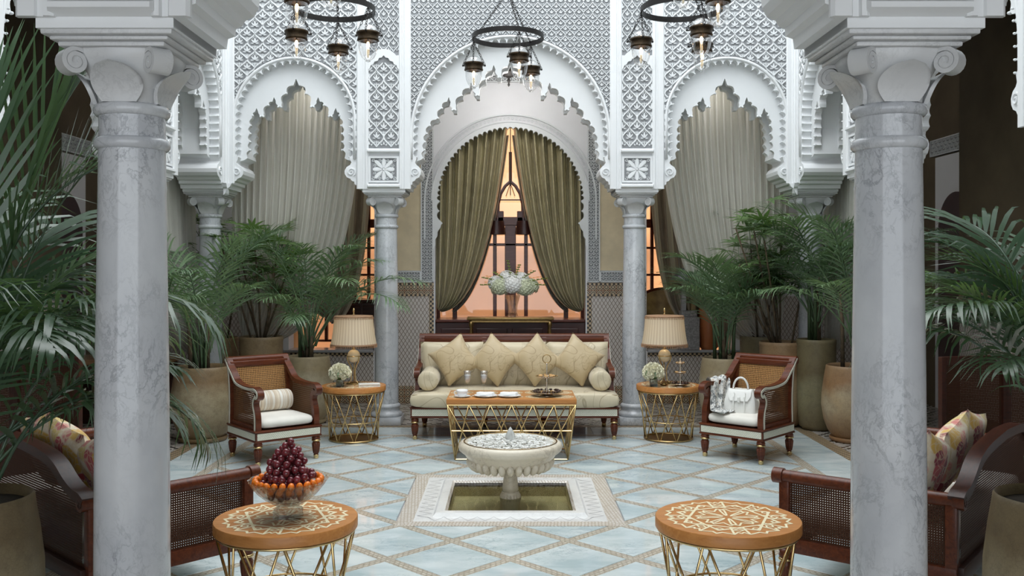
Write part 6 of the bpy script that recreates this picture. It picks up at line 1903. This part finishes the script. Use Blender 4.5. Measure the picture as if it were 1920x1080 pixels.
# pendant with dark shades inside the niche, lantern under the gallery ceiling
pd = thing('niche_pendant', 'dark iron pendant with two drum shades hanging inside the curtained niche', 'pendant lamp', (0, 12.45, 0))
MB().tube([(0, 0, 4.7), (0, 0, 2.70)], .006, 6).build('rod', M['iron'], pd); MB().tube([(-.28, 0, 2.64), (.28, 0, 2.64)], .008, 6).build('cross_arm', M['iron'], pd)
for s in (-1, 1):
    MB().tube([(s * .19, 0, 2.64), (s * .19, 0, 2.36)], .004, 5).build('drop_rod', M['iron'], pd)
    MB().lathe([(.10, 2.36), (.13, 2.18), (.128, 2.18), (.098, 2.36)], 24, c=(s * .19, 0, 0), cap=False).build('drum_shade', M['dark_lacquer'], pd, 40)
    MB().tube([(s * .06, 0, 2.69), (s * .03, 0, 2.78), (0, 0, 2.86)], .005, 5).build('scroll', M['iron'], pd)
for gx, gy, pw_, lab in ((-.02, 11.3, 17, 'dark lantern glimpsed under the gallery ceiling through the central arch'), (-2.4, 11.6, 11, 'added unseen gallery lantern behind the sheer curtain on the striped bolster side'), (2.4, 11.6, 11, 'added unseen gallery lantern behind the sheer curtain on the handbag side')):  # both side lanterns are unseen, added to brighten the sheers from behind
    gl = thing('gallery_lantern', lab, 'lantern', (gx, gy, 0), 0, 'lanterns under the gallery ceiling')
    MB().lathe([(.10, 4.10), (.085, 4.12), (.07, 4.2), (.03, 4.28), (.008, 4.3), (.006, 4.75)], 8).build('lantern_cap', M['iron'], gl); MB().lathe([(.10, 4.10), (.06, 4.05), (.012, 4.03), (.02, 4.0), (.008, 3.97), (.016, 3.95), (.004, 3.93)], 8).build('lantern_foot', M['iron'], gl)
    ld = bpy.data.lights.new('gallery_fill_light', 'POINT'); ld.energy = pw_; ld.color = (1, .97, .94); ld.shadow_soft_size = .12  # added fill for niche and sheers, not light of the lanterns
    lo = bpy.data.objects.new('gallery_fill_light', ld); COL.objects.link(lo); lo.parent = gl; lo.location = (0, -.2, 3.85)
# gilt chair, stone lantern, glossy pillar and rattan hoop at the window beyond the handbag side
ch = thing('gilt_chair', 'curved-back chair in gold silk in the alcove behind the lamp', 'chair', (2.06, 12.62, .35), R(-14))
mb = MB()
mb.grid(lambda u, v: (.30 * math.sin(R(-80 + 160 * u)), .26 * math.cos(R(-80 + 160 * u)) - .1, .40 + (.58 + .12 * math.sin(pi * u)) * v), 24, 8); mb.build('backrest', M['gold_silk'], ch, True)
MB().tube([(.305 * math.sin(R(-80 + 160 * u)), .265 * math.cos(R(-80 + 160 * u)) - .1, .98 + .12 * math.sin(pi * u)) for u in [i / 24 for i in range(25)]], .02, 8).build('back_rim', M['mahogany'], ch, True)
MB().ell((0, .0, .38), .27, .22, .07, .5, .6).build('seat', M['gold_silk'], ch, True)
for x, y in ((-.2, -.16), (.2, -.16), (-.2, .16), (.2, .16)): MB().tube([(x * 1.05, y * 1.05, 0), (x, y, .36)], [.012, .02], 8).build('leg', M['mahogany'], ch, True)
sl = thing('stone_lantern', 'small lantern with grey roof on a granite plinth on the window ledge', 'lantern', (2.29, 12.03, .685))
MB().rbox(-.13, .13, -.11, .11, .0, .42, .008).build('plinth', M['granite'], sl); MB().rbox(-.10, .10, -.09, .09, .42, .50, .008).build('plinth_cap', M['granite'], sl)
for sx in (-1, 1): MB().rbox(sx * .06 - .028, sx * .06 + .028, -.05, .05, .50, .86, .005).build('post', M['oak_post'] if sx > 0 else M['stone_ledge'], sl)
mb = MB(); mb.lathe([(.27, .885), (.28, .90), (.19, .97), (.14, 1.01), (.125, 1.04), (.11, 1.045)], 4, a0=pi / 4); mb.build('roof', M['lantern_roof'], sl)
MB().rbox(-.21, .21, -.17, .17, .855, .89, .005).build('eave', M['oak_post'], sl)
po = thing('terracotta_jar', 'glossy rust-red jar on the window ledge beside the granite plinth', 'jar', (2.56, 12.05, .685)); MB().lathe([(.09, 0), (.12, .03), (.14, .25), (.14, .45), (.12, .56), (.09, .60), (.10, .64), (.085, .64), (.08, .58)], 32, cap=False).build('jar_body', M['terracotta_gloss'], po, True); MB().lathe([(.10, .63), (.108, .642), (.10, .655), (.088, .65)], 32, cap=False).build('jar_rim', M['terracotta_gloss'], po, True)
hp = thing('rattan_hoop', 'white rattan hanging seat rim with open mesh behind the small palm', 'hanging seat', (2.72, 11.35, 1.35))
MB().tube([(.36 * math.cos(R(a)), .0, .36 * math.sin(R(a))) for a in range(140, 345, 8)], .022, 8).build('rim', M['rattan_white'], hp, True)
mb = MB()
for k in range(8):
    x = -.28 + .07 * k; mb.tube([(x, .02, -math.sqrt(max(.01, .36 ** 2 - x * x))), (x * .8, .16, -.1), (x * .7, .2, .2)], .004, 4)
for k in range(5): mb.tube([(-.33 + .03 * k, .1 + .02 * k, .1 - .1 * k), (0, .2, -.02 - .08 * k), (.33 - .03 * k, .1 + .02 * k, .02 - .08 * k)], .004, 4)
tag(mb.build('mesh_weave', M['rattan_white'], hp), kind='stuff')
cbn = thing('dark_cabinet', 'dark lacquer cabinet in the alcove behind the lamp beside the book', 'cabinet', (-2.0, 12.75, .35))
MB().rbox(-.36, .36, -.2, .2, .0, .92, .01).build('cabinet_body', M['dark_lacquer'], cbn); MB().rbox(-.38, .38, -.22, .22, .92, .955, .006).build('cabinet_top', M['mahogany_dark'], cbn)
for s_ in (-1, 1):
    d_ = MB().rbox(s_ * .18 - .165, s_ * .18 + .165, -.215, -.198, .06, .88, .006).build('door', M['mahogany_dark'], cbn); MB().ell((s_ * .035, -.225, .5), .012, .012, .012, nu=8, nv=6).build('knob', M['brass'], d_, True)
# bench in the gallery beside the tan pot, cane screens in the dark side galleries
be = thing('plank_bench', 'old plank bench in the shade behind the tan crackled pot', 'bench', (-4.25, 10.2, 0))
MB().rbox(-.55, .55, -.3, .3, .70, .76, .01).build('bench_top', M['plank'], be); MB().rbox(-.52, .52, -.27, .27, .55, .70, .01).build('apron', M['mahogany_dark'], be)
for x, y in ((-.48, -.24), (.48, -.24), (-.48, .24), (.48, .24)): MB().rbox(x - .04, x + .04, y - .04, y + .04, 0, .56, .006).build('leg', M['mahogany_dark'], be)
for s, lab in ((-1, 'dark cane screen in the shaded gallery behind the sofa by the fruit bowl'), (1, 'dark cane screen in the shaded gallery behind the sofa by the empty table')):
    sr = thing('cane_screen', lab, 'screen', (s * 3.95, 7.0, 0), s * R(18), 'dark cane screens in the side galleries')
    for k in range(3):
        x0 = -.9 + .6 * k
        f_ = MB(); 
        for (a, b, c, d) in ((x0, x0 + .04, 0, 1.1), (x0 + .56, x0 + .6, 0, 1.1), (x0 + .04, x0 + .56, .06, .12), (x0 + .04, x0 + .56, 1.04, 1.1)): f_.rbox(a, b, -.02, .02, c, d, .004)
        fo_ = f_.build('screen_frame', M['mahogany_dark'], sr)
        MB().add([(x0 + .04, 0, .12), (x0 + .56, 0, .12), (x0 + .56, 0, 1.04), (x0 + .04, 0, 1.04)], [(0, 1, 2, 3)], [(x0, .1), (x0 + .52, .1), (x0 + .52, 1.02), (x0, 1.02)]).build('cane_panel', M['cane_dark'], fo_)
